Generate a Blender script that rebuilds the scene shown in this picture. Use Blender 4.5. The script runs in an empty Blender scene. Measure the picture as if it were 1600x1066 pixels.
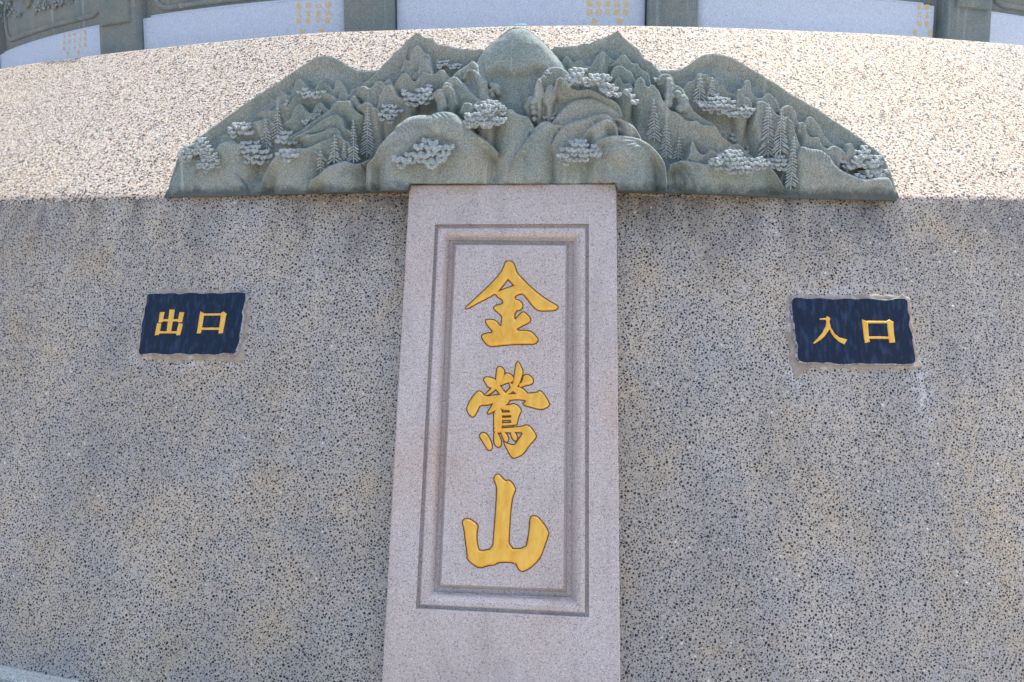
import bpy, math, random
import numpy as np
from mathutils import Vector, Matrix

random.seed(7)
rng = np.random.default_rng(11)
SC = bpy.context.scene
COL = SC.collection

# ------------------------------------------------------------------ camera
F_PX = 1300.19
CAM = np.array([0.21097, -10.17648, 1.59183])
PITCH, YAW, ROLL = -0.11698, -0.06703, 0.004928
_fw = np.array([math.sin(YAW) * math.cos(PITCH), math.cos(YAW) * math.cos(PITCH), math.sin(PITCH)])
_rt = np.array([math.cos(YAW), -math.sin(YAW), 0.0])
_up = np.cross(_rt, _fw)
RT = math.cos(ROLL) * _rt + math.sin(ROLL) * _up
UP = -math.sin(ROLL) * _rt + math.cos(ROLL) * _up
cam_data = bpy.data.cameras.new('camera')
cam_data.sensor_width = 36.0
cam_data.lens = F_PX * 36.0 / 1600.0
cam_data.clip_start = 0.05
cam_data.clip_end = 2000.0
cam = bpy.data.objects.new('camera', cam_data)
COL.objects.link(cam)
cam.matrix_world = Matrix(((RT[0], UP[0], -_fw[0], CAM[0]), (RT[1], UP[1], -_fw[1], CAM[1]),
                           (RT[2], UP[2], -_fw[2], CAM[2]), (0, 0, 0, 1)))
SC.camera = cam

# ------------------------------------------------------------------ light
SUN_EL, SUN_AZ = 65.0, 140.0        # azimuth from the wall's front (-Y) towards +X
SUN_STRENGTH = 1.95
SKY_STRENGTH = 0.13
EXPOSURE = 1.42
e, a = math.radians(SUN_EL), math.radians(SUN_AZ)
SDIR = Vector((math.cos(e) * math.sin(a), -math.cos(e) * math.cos(a), math.sin(e)))
world = bpy.data.worlds.new('World')
SC.world = world
world.use_nodes = True
wn = world.node_tree
bg = wn.nodes['Background']
sky = wn.nodes.new('ShaderNodeTexSky')
sky.sky_type = 'NISHITA'
sky.sun_disc = False
sky.sun_elevation = e
sky.sun_rotation = math.atan2(SDIR.x, SDIR.y)
sky.dust_density = 3.5
sky.air_density = 1.0
sky.ozone_density = 0.8
wn.links.new(sky.outputs[0], bg.inputs[0])
bg.inputs[1].default_value = SKY_STRENGTH
sun_d = bpy.data.lights.new('sun', 'SUN')
sun_d.energy = SUN_STRENGTH
sun_d.angle = math.radians(0.5)
sun_d.color = (1.0, 0.97, 0.925)
sun = bpy.data.objects.new('sun', sun_d)
sun.rotation_euler = (-SDIR).to_track_quat('-Z', 'Y').to_euler()
sun.location = SDIR * 30
COL.objects.link(sun)
SC.view_settings.view_transform = 'Standard'
SC.view_settings.look = 'None'
SC.view_settings.exposure = EXPOSURE
SC.view_settings.gamma = 1.0
SC.view_settings.use_curve_mapping = False

# ------------------------------------------------------------------ dimensions of the drum
R_RIM, H_RIM, TILT = 7.008, 1.779, 0.3007
GZ = -0.03
TT = math.tan(TILT)
Z_TOP = 2.585
R_UP = 5.83


def ray(x, y):
    return _fw + RT * (x - 800.0) / F_PX + UP * (533.0 - y) / F_PX


def on_cone(x, y, r0=R_RIM, z0=H_RIM, T=TT, off=0.0):
    """point of the photograph on a cone of radius r0 at height z0 that widens by T per metre downwards"""
    d = ray(x, y)
    r0 = r0 + off
    k = r0 + z0 * T
    A = d[0] ** 2 + d[1] ** 2 - T * T * d[2] ** 2
    B = 2 * (CAM[0] * d[0] + CAM[1] * d[1] + T * d[2] * (k - T * CAM[2]))
    Cc = CAM[0] ** 2 + CAM[1] ** 2 - (k - T * CAM[2]) ** 2
    q = max(B * B - 4 * A * Cc, 0.0)
    return CAM + d * ((-B - math.sqrt(q)) / (2 * A))


def on_cyl(x, y, r):
    return on_cone(x, y, r, 0.0, 0.0)


def cyl(th, z, r):
    return (r * math.sin(th), -r * math.cos(th), z)


def az(p):
    return math.atan2(p[0], -p[1])


# ------------------------------------------------------------------ object helpers
def link(name, me, mat=None, parent=None, smooth=False):
    o = bpy.data.objects.new(name, me)
    COL.objects.link(o)
    if mat is not None:
        me.materials.append(mat)
    if parent is not None:
        o.parent = parent
    if smooth:
        me.polygons.foreach_set('use_smooth', [True] * len(me.polygons))
    return o


def mesh_from(name, verts, faces, mat=None, parent=None, smooth=False):
    me = bpy.data.meshes.new(name)
    me.from_pydata([tuple(map(float, v)) for v in verts], [], [tuple(f) for f in faces])
    me.update()
    return link(name, me, mat, parent, smooth)


def mesh_np(name, V, Q, mat=None, parent=None, smooth=True):
    """V (n,3) floats, Q (m,4) quads"""
    me = bpy.data.meshes.new(name)
    me.vertices.add(len(V))
    me.vertices.foreach_set('co', np.ascontiguousarray(V, dtype=np.float32).ravel())
    me.loops.add(len(Q) * 4)
    me.loops.foreach_set('vertex_index', np.ascontiguousarray(Q, dtype=np.int32).ravel())
    me.polygons.add(len(Q))
    me.polygons.foreach_set('loop_start', np.arange(0, len(Q) * 4, 4, dtype=np.int32))
    me.polygons.foreach_set('loop_total', np.full(len(Q), 4, dtype=np.int32))
    me.update(calc_edges=True)
    me.validate()
    return link(name, me, mat, parent, smooth)


def thing(name, label, cat, loc=(0, 0, 0), group=None):
    o = bpy.data.objects.new(name, None)
    o.empty_display_size = 0.2
    COL.objects.link(o)
    o['label'] = label
    o['category'] = cat
    if group:
        o['group'] = group
    return o


def sharp(o, deg=35):
    """smooth shading with sharp edges above an angle"""
    me = o.data
    me.polygons.foreach_set('use_smooth', [True] * len(me.polygons))
    me.set_sharp_from_angle(angle=math.radians(deg))


# ------------------------------------------------------------------ materials
class M:
    def __init__(self, name, rough=0.85, spec=0.3):
        self.m = bpy.data.materials.new(name)
        self.m.use_nodes = True
        self.nt = self.m.node_tree
        self.b = self.nt.nodes['Principled BSDF']
        self.b.inputs['Roughness'].default_value = rough
        self.b.inputs['Specular IOR Level'].default_value = spec
        tc = self.nt.nodes.new('ShaderNodeTexCoord')
        self.co = tc.outputs['Object']

    def n(self, t, **kw):
        nd = self.nt.nodes.new(t)
        for k, v in kw.items():
            setattr(nd, k, v)
        return nd

    def L(self, a_, b_):
        self.nt.links.new(a_, b_)

    def scaled(self, s):
        v = self.n('ShaderNodeVectorMath', operation='MULTIPLY')
        self.L(self.co, v.inputs[0])
        v.inputs[1].default_value = s if hasattr(s, '__len__') else (s, s, s)
        return v.outputs[0]

    def noise(self, scale, detail=3, rough=0.5, co=None):
        nd = self.n('ShaderNodeTexNoise')
        nd.inputs['Scale'].default_value = scale
        nd.inputs['Detail'].default_value = detail
        nd.inputs['Roughness'].default_value = rough
        self.L(co if co is not None else self.co, nd.inputs['Vector'])
        return nd.outputs['Fac']

    def vor(self, scale, co=None, rand=1.0):
        nd = self.n('ShaderNodeTexVoronoi')
        nd.inputs['Scale'].default_value = scale
        nd.inputs['Randomness'].default_value = rand
        self.L(co if co is not None else self.co, nd.inputs['Vector'])
        return nd

    def ramp(self, fac, stops, mode='LINEAR'):
        r = self.n('ShaderNodeValToRGB')
        r.color_ramp.interpolation = mode
        els = r.color_ramp.elements
        while len(els) < len(stops):
            els.new(0.5)
        for el, (p, c) in zip(els, stops):
            el.position = p
            el.color = (c[0], c[1], c[2], 1) if hasattr(c, '__len__') else (c, c, c, 1)
        self.L(fac, r.inputs[0])
        return r.outputs[0]

    def mix(self, fac, a_, b_, blend='MIX'):
        nd = self.n('ShaderNodeMix', data_type='RGBA', blend_type=blend)
        for s, v in ((nd.inputs[0], fac), (nd.inputs[6], a_), (nd.inputs[7], b_)):
            if hasattr(v, 'is_linked'):
                self.L(v, s)
            elif hasattr(v, '__len__'):
                s.default_value = (v[0], v[1], v[2], 1)
            else:
                s.default_value = v
        return nd.outputs[2]

    def math(self, op, a_, b_=None, clamp=False):
        nd = self.n('ShaderNodeMath', operation=op, use_clamp=clamp)
        for s, v in ((nd.inputs[0], a_), (nd.inputs[1], b_)):
            if v is None:
                continue
            if hasattr(v, 'is_linked'):
                self.L(v, s)
            else:
                s.default_value = v
        return nd.outputs[0]

    def sep(self, col):
        nd = self.n('ShaderNodeSeparateColor')
        self.L(col, nd.inputs[0])
        return nd.outputs

    def bump(self, h, dist, strength=1.0):
        b = self.n('ShaderNodeBump')
        b.inputs['Strength'].default_value = strength
        b.inputs['Distance'].default_value = dist
        self.L(h, b.inputs['Height'])
        self.L(b.outputs[0], self.b.inputs['Normal'])

    def base(self, c):
        if hasattr(c, 'is_linked'):
            self.L(c, self.b.inputs['Base Color'])
        else:
            self.b.inputs['Base Color'].default_value = (c[0], c[1], c[2], 1)


STAINS = [(1436, 585, 0.075, 0.12, 1.7), (1446, 640, 0.07, 0.14, 1.0), (1240, 580, 0.05, 0.10, 1.8), (1300, 458, 0.14, 0.04, 1.0), (366, 562, 0.06, 0.06, 1.7),
          (290, 566, 0.12, 0.045, 1.4), (214, 560, 0.05, 0.05, 1.4), (1330, 430, 0.22, 0.16, 0.5)]


def mat_pebble():
    """washed pebble render: dark and grey pebbles in a pale cement matrix"""
    m = M('washed_pebble', 0.62, 0.35)
    warp = m.n('ShaderNodeVectorMath', operation='ADD')
    nz = m.n('ShaderNodeTexNoise')
    nz.inputs['Scale'].default_value = 85
    m.L(m.co, nz.inputs['Vector'])
    sc = m.n('ShaderNodeVectorMath', operation='SCALE')
    m.L(nz.outputs['Color'], sc.inputs[0])
    sc.inputs['Scale'].default_value = 0.0028
    m.L(m.co, warp.inputs[0])
    m.L(sc.outputs[0], warp.inputs[1])
    co = warp.outputs[0]
    sml = m.vor(230, co)
    cs = m.sep(sml.outputs['Color'])
    rs = m.math('ADD', m.math('MULTIPLY', cs[1], 0.34), 0.08)
    ms = m.math('MULTIPLY', m.math('SUBTRACT', rs, sml.outputs['Distance']), 7.0, True)
    cols = m.ramp(cs[0], [(0.0, (0.05, 0.052, 0.058)), (0.30, (0.13, 0.13, 0.135)), (0.55, (0.24, 0.23, 0.22)),
                          (0.75, (0.38, 0.33, 0.26)), (0.94, (0.66, 0.64, 0.60))], 'CONSTANT')
    patch = m.noise(3.2, 6, 0.75)
    matrix = m.ramp(patch, [(0.34, (0.43, 0.42, 0.41)), (0.50, (0.50, 0.462, 0.405)), (0.66, (0.56, 0.475, 0.355))])
    fine = m.ramp(m.noise(210, 2), [(0.3, 0.72), (0.7, 1.2)])
    matrix = m.mix(1.0, matrix, fine, 'MULTIPLY')
    c = m.mix(ms, matrix, cols)
    # slow stains running down
    st = m.ramp(m.noise(1.0, 4, 0.55, m.scaled((2.6, 2.6, 0.7))), [(0.3, 0.78), (0.62, 1.06)])
    c = m.mix(0.8, c, st, 'MULTIPLY')
    sx = m.n('ShaderNodeSeparateXYZ')
    m.L(m.co, sx.inputs[0])
    # grime washed down from the rim
    dz = m.math('SUBTRACT', H_RIM, sx.outputs[2])
    fall = m.math('SUBTRACT', 1.0, m.math('MULTIPLY', dz, 2.4), True)
    drip = m.ramp(m.noise(1.0, 4, 0.65, m.scaled((7.5, 7.5, 0.5))), [(0.42, 0.0), (0.66, 1.0)])
    c = m.mix(m.math('MULTIPLY', m.math('MULTIPLY', fall, drip), 0.65), c, (0.085, 0.080, 0.074))
    # lime bloom bleeding from the mortar of the plaques
    bloom = m.ramp(m.noise(34, 5, 0.75), [(0.44, 0.0), (0.62, 1.0)])
    for (px_, py_, rx, rz, amt) in STAINS:
        p_ = on_cone(px_, py_)
        v = m.n('ShaderNodeVectorMath', operation='SUBTRACT')
        m.L(m.co, v.inputs[0])
        v.inputs[1].default_value = tuple(p_)
        w_ = m.n('ShaderNodeVectorMath', operation='MULTIPLY')
        m.L(v.outputs[0], w_.inputs[0])
        w_.inputs[1].default_value = (1 / rx, 0.0, 1 / rz)
        ln = m.n('ShaderNodeVectorMath', operation='LENGTH')
        m.L(w_.outputs[0], ln.inputs[0])
        f_ = m.math('MULTIPLY', m.math('SUBTRACT', 1.0, ln.outputs['Value'], True), amt * 0.75)
        c = m.mix(m.math('MULTIPLY', f_, bloom, True), c, (0.66, 0.66, 0.68))
    m.base(c)
    h = m.math('MULTIPLY', ms, 0.6)
    h = m.math('ADD', h, m.math('MULTIPLY', m.noise(260, 2), 0.35))
    m.bump(h, 0.003, 1.0)
    return m.m


def mat_ledge():
    """pale washed granite chips: cream, white, tan and slate specks"""
    m = M('pale_granite_chips', 0.7, 0.25)
    v1 = m.vor(90)
    v2 = m.vor(165)
    c1 = m.sep(v1.outputs['Color'])
    c2 = m.sep(v2.outputs['Color'])
    r1 = m.ramp(c1[0], [(0.0, (0.030, 0.034, 0.046)), (0.18, (0.16, 0.155, 0.16)), (0.30, (0.50, 0.455, 0.375)),
                        (0.56, (0.56, 0.54, 0.48)), (0.80, (0.44, 0.315, 0.205)), (0.87, (0.64, 0.62, 0.58))], 'CONSTANT')
    r2 = m.ramp(c2[0], [(0.0, (0.035, 0.04, 0.05)), (0.20, (0.44, 0.38, 0.31)), (0.6, (0.58, 0.54, 0.48)),
                        (0.88, (0.46, 0.30, 0.18))], 'CONSTANT')
    k = m.ramp(v1.outputs['Distance'], [(0.30, 1.0), (0.46, 0.0)])
    c = m.mix(k, r2, r1)
    tint = m.ramp(m.noise(0.9, 4, 0.6), [(0.35, (0.97, 0.96, 0.95)), (0.65, (1.03, 0.99, 0.91))])
    c = m.mix(1.0, c, tint, 'MULTIPLY')
    m.base(c)
    h = m.math('MULTIPLY', m.math('SUBTRACT', 0.5, v1.outputs['Distance']), 1.0)
    h = m.math('ADD', h, m.math('MULTIPLY', m.noise(300, 2), 0.3))
    m.bump(h, 0.003, 0.7)
    return m.m


def mat_granite(name, c0, c1, dark, rough=0.6, speck=330, warm=None):
    """fine speckled granite"""
    m = M(name, rough, 0.35)
    v = m.vor(speck)
    cv = m.sep(v.outputs['Color'])
    c = m.ramp(m.noise(speck * 0.55, 2, 0.6), [(0.33, c0), (0.66, c1)])
    c = m.mix(m.math('GREATER_THAN', cv[0], 0.90), c, dark)
    c = m.mix(m.math('LESS_THAN', cv[0], 0.08), c, (min(c1[0] * 1.25, .85), min(c1[1] * 1.25, .85), min(c1[2] * 1.25, .85)))
    if warm is not None:
        w = m.ramp(m.noise(2.2, 4, 0.6), [(0.45, (1, 1, 1)), (0.7, warm)])
        c = m.mix(1.0, c, w, 'MULTIPLY')
        dr = m.ramp(m.noise(1.0, 4, 0.6, m.scaled((11, 11, 0.45))), [(0.50, 1.0), (0.72, 0.84)])
        c = m.mix(1.0, c, dr, 'MULTIPLY')
    m.base(c)
    m.bump(m.noise(speck * 0.8, 3), 0.0012, 0.45)
    return m.m


def mat_green_stone(name='green_sandstone', k=1.78, foot=None):
    m = M(name, 0.88, 0.2)
    c = m.ramp(m.noise(4.2, 5, 0.62), [(0.34, (0.132 * k, 0.166 * k, 0.158 * k)), (0.50, (0.168 * k, 0.190 * k, 0.176 * k)),
                                       (0.62, (0.185 * k, 0.198 * k, 0.178 * k)), (0.76, (0.205 * k, 0.20 * k, 0.158 * k))])
    g = m.ramp(m.noise(230, 2, 0.7), [(0.3, 0.55), (0.7, 1.4)])
    c = m.mix(1.0, c, g, 'MULTIPLY')
    # rain streaks, pale lime and dark algae
    st = m.noise(1.0, 3, 0.6, m.scaled((26, 26, 1.6)))
    c = m.mix(m.ramp(st, [(0.60, 0.0), (0.76, 0.5)]), c, (0.36 * k, 0.38 * k, 0.36 * k))
    st2 = m.noise(1.0, 3, 0.6, m.scaled((13, 15, 1.1)))
    c = m.mix(m.ramp(st2, [(0.58, 0.0), (0.74, 0.5)]), c, (0.075 * k, 0.105 * k, 0.105 * k))
    if foot is not None:
        # damp algae creeping up from the bed joint
        sx = m.n('ShaderNodeSeparateXYZ')
        m.L(m.co, sx.inputs[0])
        zz = m.math('ADD', sx.outputs[2], m.math('MULTIPLY', m.math('SUBTRACT', m.noise(18, 4, 0.7), 0.5), -0.085))
        fz = m.n('ShaderNodeMapRange')
        fz.inputs[1].default_value = foot + 0.004
        fz.inputs[2].default_value = foot + 0.034
        fz.inputs[3].default_value = 0.75
        fz.inputs[4].default_value = 0.0
        m.L(zz, fz.inputs[0])
        c = m.mix(fz.outputs[0], c, (0.045, 0.062, 0.062))
    m.base(c)
    h = m.math('ADD', m.noise(150, 3, 0.7), m.math('MULTIPLY', m.noise(25, 3), 0.8))
    m.bump(h, 0.0022, 0.5)
    return m.m


def mat_gold(name='gilt_paint', dark=False):
    m = M(name, 0.42, 0.5)
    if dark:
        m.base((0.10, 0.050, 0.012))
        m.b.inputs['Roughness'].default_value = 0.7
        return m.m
    c = m.ramp(m.noise(38, 4, 0.65, m.scaled((1, 1, 0.25))), [(0.3, (0.84, 0.40, 0.035)), (0.6, (0.95, 0.55, 0.09))])
    m.base(c)
    m.b.inputs['Metallic'].default_value = 0.25
    m.b.inputs['Roughness'].default_value = 0.30
    m.bump(m.noise(120, 3), 0.002, 0.35)
    return m.m


def mat_navy():
    m = M('polished_navy_stone', 0.38, 0.5)
    st = m.noise(1.0, 3, 0.55, m.scaled((60, 60, 0.7)))
    f = m.ramp(st, [(0.50, 0.0), (0.74, 1.0)])
    c = m.mix(f, (0.0035, 0.010, 0.030), (0.022, 0.050, 0.115))
    c = m.mix(m.ramp(m.noise(260, 2), [(0.45, 0.0), (0.8, 0.4)]), c, (0.02, 0.045, 0.095))
    m.base(c)
    m.b.inputs['Specular IOR Level'].default_value = 0.3
    m.L(m.ramp(st, [(0.4, 0.30), (0.7, 0.6)]), m.b.inputs['Roughness'])
    m.bump(m.noise(160, 2), 0.0006, 0.3)
    return m.m


def mat_mortar():
    m = M('smeared_mortar', 0.95, 0.1)
    c = m.ramp(m.noise(22, 5, 0.65), [(0.3, (0.30, 0.25, 0.20)), (0.55, (0.42, 0.37, 0.31)), (0.72, (0.62, 0.60, 0.58))])
    m.base(c)
    m.bump(m.noise(70, 4, 0.7), 0.006, 0.8)
    return m.m


MAT_PEBBLE = mat_pebble()
MAT_LEDGE = mat_ledge()
MAT_PANEL = mat_granite('rose_grey_granite', (0.49, 0.44, 0.425), (0.61, 0.55, 0.53), (0.22, 0.20, 0.205), 0.6, 430, (0.98, 0.90, 0.82))
MAT_LAV = mat_granite('pale_lavender_granite', (0.49, 0.535, 0.60), (0.60, 0.645, 0.71), (0.35, 0.38, 0.43), 0.6, 420)
MAT_GREEN = mat_green_stone(foot=H_RIM)
MAT_GREEN_UP = mat_green_stone('green_sandstone_dark', 1.35)
MAT_LEAF_LIT = mat_granite('sky_lit_carved_stone', (0.32, 0.365, 0.36), (0.43, 0.475, 0.465), (0.22, 0.25, 0.245), 0.85, 260)  # light on upturned leaves is mixed into this paler copy of the stone
MAT_GOLD = mat_gold()
MAT_GOLD_EDGE_SHADE = mat_gold('gilt_edge_shade', True)
MAT_NAVY = mat_navy()
MAT_MORTAR = mat_mortar()


def mat_ground():
    m = M('paving_stone', 0.85, 0.2)
    c = m.ramp(m.noise(1.5, 5, 0.6), [(0.3, (0.33, 0.28, 0.23)), (0.7, (0.44, 0.375, 0.30))])
    c = m.mix(1.0, c, m.ramp(m.noise(120, 2), [(0.3, 0.7), (0.7, 1.2)]), 'MULTIPLY')
    m.base(c)
    m.bump(m.noise(90, 3), 0.003, 0.5)
    return m.m


# ------------------------------------------------------------------ ground
def ring(radii_z, n=360, name='ring', mat=None, parent=None, smooth=False, th0=-math.pi, th1=math.pi, rfun=None):
    """lathe: list of (r, z) from bottom to top, swept about the drum's axis"""
    V, Fc = [], []
    full = abs((th1 - th0) - 2 * math.pi) < 1e-6
    cols = n if full else n + 1
    for i in range(cols):
        th = th0 + (th1 - th0) * i / n
        pr = rfun(th) if rfun else radii_z
        for r, z in pr:
            V.append(cyl(th, z, r))
    k = len(radii_z) if radii_z else len(rfun(0.0))
    for i in range(n):
        j = (i + 1) % cols
        for q in range(k - 1):
            Fc.append((i * k + q, j * k + q, j * k + q + 1, i * k + q + 1))
    return mesh_from(name, V, Fc, mat, parent, smooth)


MAT_GROUND = mat_ground()
gv = []
gf = []
for i, r in enumerate((0.5, 4.0, 5.2, 6.0, 8.0, 12.0, 30.0, 120.0, 700.0)):
    for j in range(72):
        gv.append((r * math.cos(j * math.pi / 36), r * math.sin(j * math.pi / 36), GZ))
for i in range(8):
    for j in range(72):
        k = (j + 1) % 72
        gf.append((i * 72 + j, (i + 1) * 72 + j, (i + 1) * 72 + k, i * 72 + k))
ground = mesh_from('ground', gv, gf, MAT_GROUND)
ground['kind'] = 'structure'

# ------------------------------------------------------------------ drum wall
drum = thing('round_wall', 'curved battered wall of grey washed pebble with a pale sloping ledge on top', 'wall')
R_FOOT = R_RIM + (H_RIM - GZ) * TT


def smooth01(t):
    t = min(max(t, 0.0), 1.0)
    return t * t * (3 - 2 * t)


# the ledge's upper edge, traced on the level Z_TOP
TOP_PX = [(-120, 131), (0, 107), (130, 88), (250, 74), (375, 61), (500, 50), (612, 46.5), (720, 42.5), (800, 40), (880, 39), (1000, 39.5),
          (1100, 41.5), (1250, 47), (1400, 54), (1500, 61.5), (1600, 70), (1720, 82)]
_top = []
for x, y in TOP_PX:
    d = ray(x, y)
    p = CAM + d * ((Z_TOP - CAM[2]) / d[2])
    _top.append((az(p), math.hypot(p[0], p[1])))
_ta = np.array([t[0] for t in _top])
_tr = np.array([t[1] for t in _top])
print('ledge top', np.round(np.degrees(_ta), 1), np.round(_tr, 3))


def r_top(th):
    return float(np.interp(th, _ta, _tr, left=_tr[0], right=_tr[-1]))


def round_at(th):
    d = math.degrees(th)
    return 0.010 + 0.020 * smooth01((-10 - d) / 7.0)


def ledge_profile(th):
    """from a little below the rim, round the rim, up the slope and over the upper edge"""
    rt_ = r_top(th)
    rho = round_at(th)
    rim = np.array([R_RIM, H_RIM])
    dn = np.array([TT, -1.0]); dn /= np.linalg.norm(dn)
    upv = np.array([rt_ - R_RIM, Z_TOP - H_RIM]); upv /= np.linalg.norm(upv)
    P0, P2 = rim + dn * rho, rim + upv * rho
    out = []
    for i in range(7):
        t = i / 6
        q = (1 - t) ** 2 * P0 + 2 * t * (1 - t) * rim + t * t * P2
        out.append((q[0], q[1]))
    top = np.array([rt_, Z_TOP])
    e1 = top - upv * 0.02
    for t in (0.25, 0.5, 0.75):
        q = P2 * (1 - t) + e1 * t
        out.append((q[0], q[1]))
    e2 = top + np.array([-0.02, 0.0])
    for i in range(5):
        t = i / 4
        q = (1 - t) ** 2 * e1 + 2 * t * (1 - t) * top + t * t * e2
        out.append((q[0], q[1]))
    return out


def wall_profile(th):
    rho = round_at(th)
    dn = np.array([TT, -1.0]); dn /= np.linalg.norm(dn)
    P0 = np.array([R_RIM, H_RIM]) + dn * rho
    b = np.array([R_FOOT, GZ])
    return [tuple(b + (P0 - b) * t) for t in (0, .25, .5, .75, 1.0)]


ring(None, 480, 'wall_face', MAT_PEBBLE, drum, True, rfun=wall_profile)


def pebbles():
    """the washed pebbles themselves: low domes standing proud of the render, over the face that can be seen"""
    r = np.random.default_rng(42)
    uA, uB, sA, sB = math.radians(-23.5) * R_RIM, math.radians(20.5) * R_RIM, 0.008, (H_RIM - GZ) / math.cos(TILT) - 0.02
    cell = 0.0062
    nx, ny = int((uB - uA) / cell) + 1, int((sB - sA) / cell) + 1
    grid = {}
    out_ = []
    passes = ((0.0044, 0.0058, 13000), (0.0032, 0.0044, 60000), (0.0021, 0.0032, 150000))
    for lo_, hi_, n in passes:
        us, ss, rs = r.uniform(uA, uB, n), r.uniform(sA, sB, n), r.uniform(lo_, hi_, n)
        for u, q, rad in zip(us.tolist(), ss.tolist(), rs.tolist()):
            if abs(u) < 0.345 and q < 1.8 and abs(u) < 0.345 + 0.03 * q:
                continue
            gx_, gy_ = int((u - uA) / cell), int((q - sA) / cell)
            ok = True
            for yy in range(gy_ - 2, gy_ + 3):
                for xx in range(gx_ - 2, gx_ + 3):
                    for (u2, q2, r2) in grid.get((xx, yy), ()):
                        if (u - u2) ** 2 + (q - q2) ** 2 < (rad + r2) ** 2 * 0.98:
                            ok = False
                            break
                    if not ok:
                        break
                if not ok:
                    break
            if ok:
                grid.setdefault((gx_, gy_), []).append((u, q, rad))
                out_.append((u, q, rad))
    A = np.array(out_)
    n = len(A)
    print('pebbles', n)
    K = 7
    an = 2 * np.pi * np.arange(K) / K
    el, ro = r.uniform(0.5, 0.95, n), r.uniform(0, np.pi, n)
    jit_ = r.uniform(0.86, 1.12, (n, K))
    hgt = r.uniform(0.28, 0.55, n) * A[:, 2]
    rings = ((1.0, -0.12), (0.86, 0.55), (0.45, 0.93))
    pu, ps, ph = [], [], []
    for rr_, hh_ in rings:
        x = A[:, 2:3] * rr_ * jit_ * np.cos(an)[None]
        y = A[:, 2:3] * rr_ * jit_ * np.sin(an)[None] * el[:, None]
        c_, s_ = np.cos(ro)[:, None], np.sin(ro)[:, None]
        pu.append(A[:, 0:1] + x * c_ - y * s_)
        ps.append(A[:, 1:2] + x * s_ + y * c_)
        ph.append(np.repeat((hgt * hh_)[:, None], K, 1))
    pu, ps, ph = np.concatenate(pu, 1), np.concatenate(ps, 1), np.concatenate(ph, 1)
    th = pu / R_RIM
    rad = R_RIM + ps * math.sin(TILT) + ph * math.cos(TILT)
    z = H_RIM - ps * math.cos(TILT) + ph * math.sin(TILT)
    P = np.stack([rad * np.sin(th), -rad * np.cos(th), z], -1).reshape(-1, 3)
    loops_, starts, tot = [], [], []
    base = (np.arange(n) * 3 * K)[:, None]
    k0, k1 = np.arange(K), (np.arange(K) + 1) % K
    quads = []
    for b in range(2):
        quads.append(np.stack([b * K + k0, b * K + k1, (b + 1) * K + k1, (b + 1) * K + k0], -1))
    quads = np.concatenate(quads)
    Q = (base[:, :, None] + quads[None]).reshape(-1, 4)
    T = base + (2 * K + k0)[None]
    me = bpy.data.meshes.new('pebbles')
    me.vertices.add(len(P))
    me.vertices.foreach_set('co', P.astype(np.float32).ravel())
    li = np.concatenate([Q.ravel(), T.ravel()]).astype(np.int32)
    me.loops.add(len(li))
    me.loops.foreach_set('vertex_index', li)
    ls = np.concatenate([np.arange(len(Q)) * 4, len(Q) * 4 + np.arange(n) * K]).astype(np.int32)
    lt = np.concatenate([np.full(len(Q), 4), np.full(n, K)]).astype(np.int32)
    me.polygons.add(len(ls))
    me.polygons.foreach_set('loop_start', ls)
    me.polygons.foreach_set('loop_total', lt)
    me.polygons.foreach_set('use_smooth', np.ones(len(ls), bool))
    me.update(calc_edges=True)
    pal = np.array([(0.014, 0.015, 0.020), (0.022, 0.026, 0.036), (0.045, 0.050, 0.064), (0.085, 0.090, 0.10), (0.15, 0.15, 0.15),
                    (0.24, 0.235, 0.23), (0.33, 0.28, 0.21), (0.44, 0.35, 0.24), (0.68, 0.66, 0.62), (0.22, 0.11, 0.07)])
    pr = np.array([.27, .22, .14, .10, .08, .07, .06, .04, .012, .006])
    ci = r.choice(len(pal), n, p=pr / pr.sum())
    colr = pal[ci] * r.uniform(0.8, 1.2, (n, 1))
    full = np.ones((n, 3 * K, 4), np.float32)
    full[:, :, :3] = colr[:, None, :]
    at = me.color_attributes.new('stone_colour', 'FLOAT_COLOR', 'POINT')
    at.data.foreach_set('color', full.ravel())
    m = M('river_pebble', 0.5, 0.4)
    vc_ = m.n('ShaderNodeVertexColor')
    vc_.layer_name = 'stone_colour'
    m.base(m.mix(1.0, vc_.outputs[0], m.ramp(m.noise(700, 2), [(0.3, 0.8), (0.7, 1.2)]), 'MULTIPLY'))
    o = link('pebbles', me, m.m, drum)
    o['kind'] = 'stuff'
    return o


pebbles()
lo = ring(None, 480, 'sloped_ledge', MAT_LEDGE, drum, True, rfun=ledge_profile)
ring([(6.12, 2.57), (R_UP - 0.1, 2.57)], 240, 'terrace', MAT_LAV, drum, True)
fb = ring([(R_FOOT + 0.06, GZ), (R_FOOT + 0.06, GZ + 0.012), (R_FOOT + 0.055, GZ + 0.018), (R_FOOT - 0.02, GZ + 0.018)], 360, 'foot_band', mat_granite('pale_kerb_stone', (0.34, 0.38, 0.37), (0.46, 0.50, 0.48), (0.2, 0.22, 0.22), 0.8, 220), drum)
sharp(fb)

# ------------------------------------------------------------------ 2-D distance helpers
def seg_dist(U, V, pts, closed=True):
    d2 = np.full(U.shape, 1e9)
    n = len(pts)
    for i in range(n if closed else n - 1):
        ax, ay = pts[i]
        bx, by = pts[(i + 1) % n]
        dx, dy = bx - ax, by - ay
        l2 = dx * dx + dy * dy + 1e-18
        t = np.clip(((U - ax) * dx + (V - ay) * dy) / l2, 0, 1)
        q = (U - ax - t * dx) ** 2 + (V - ay - t * dy) ** 2
        np.minimum(d2, q, out=d2)
    return np.sqrt(d2)


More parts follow.
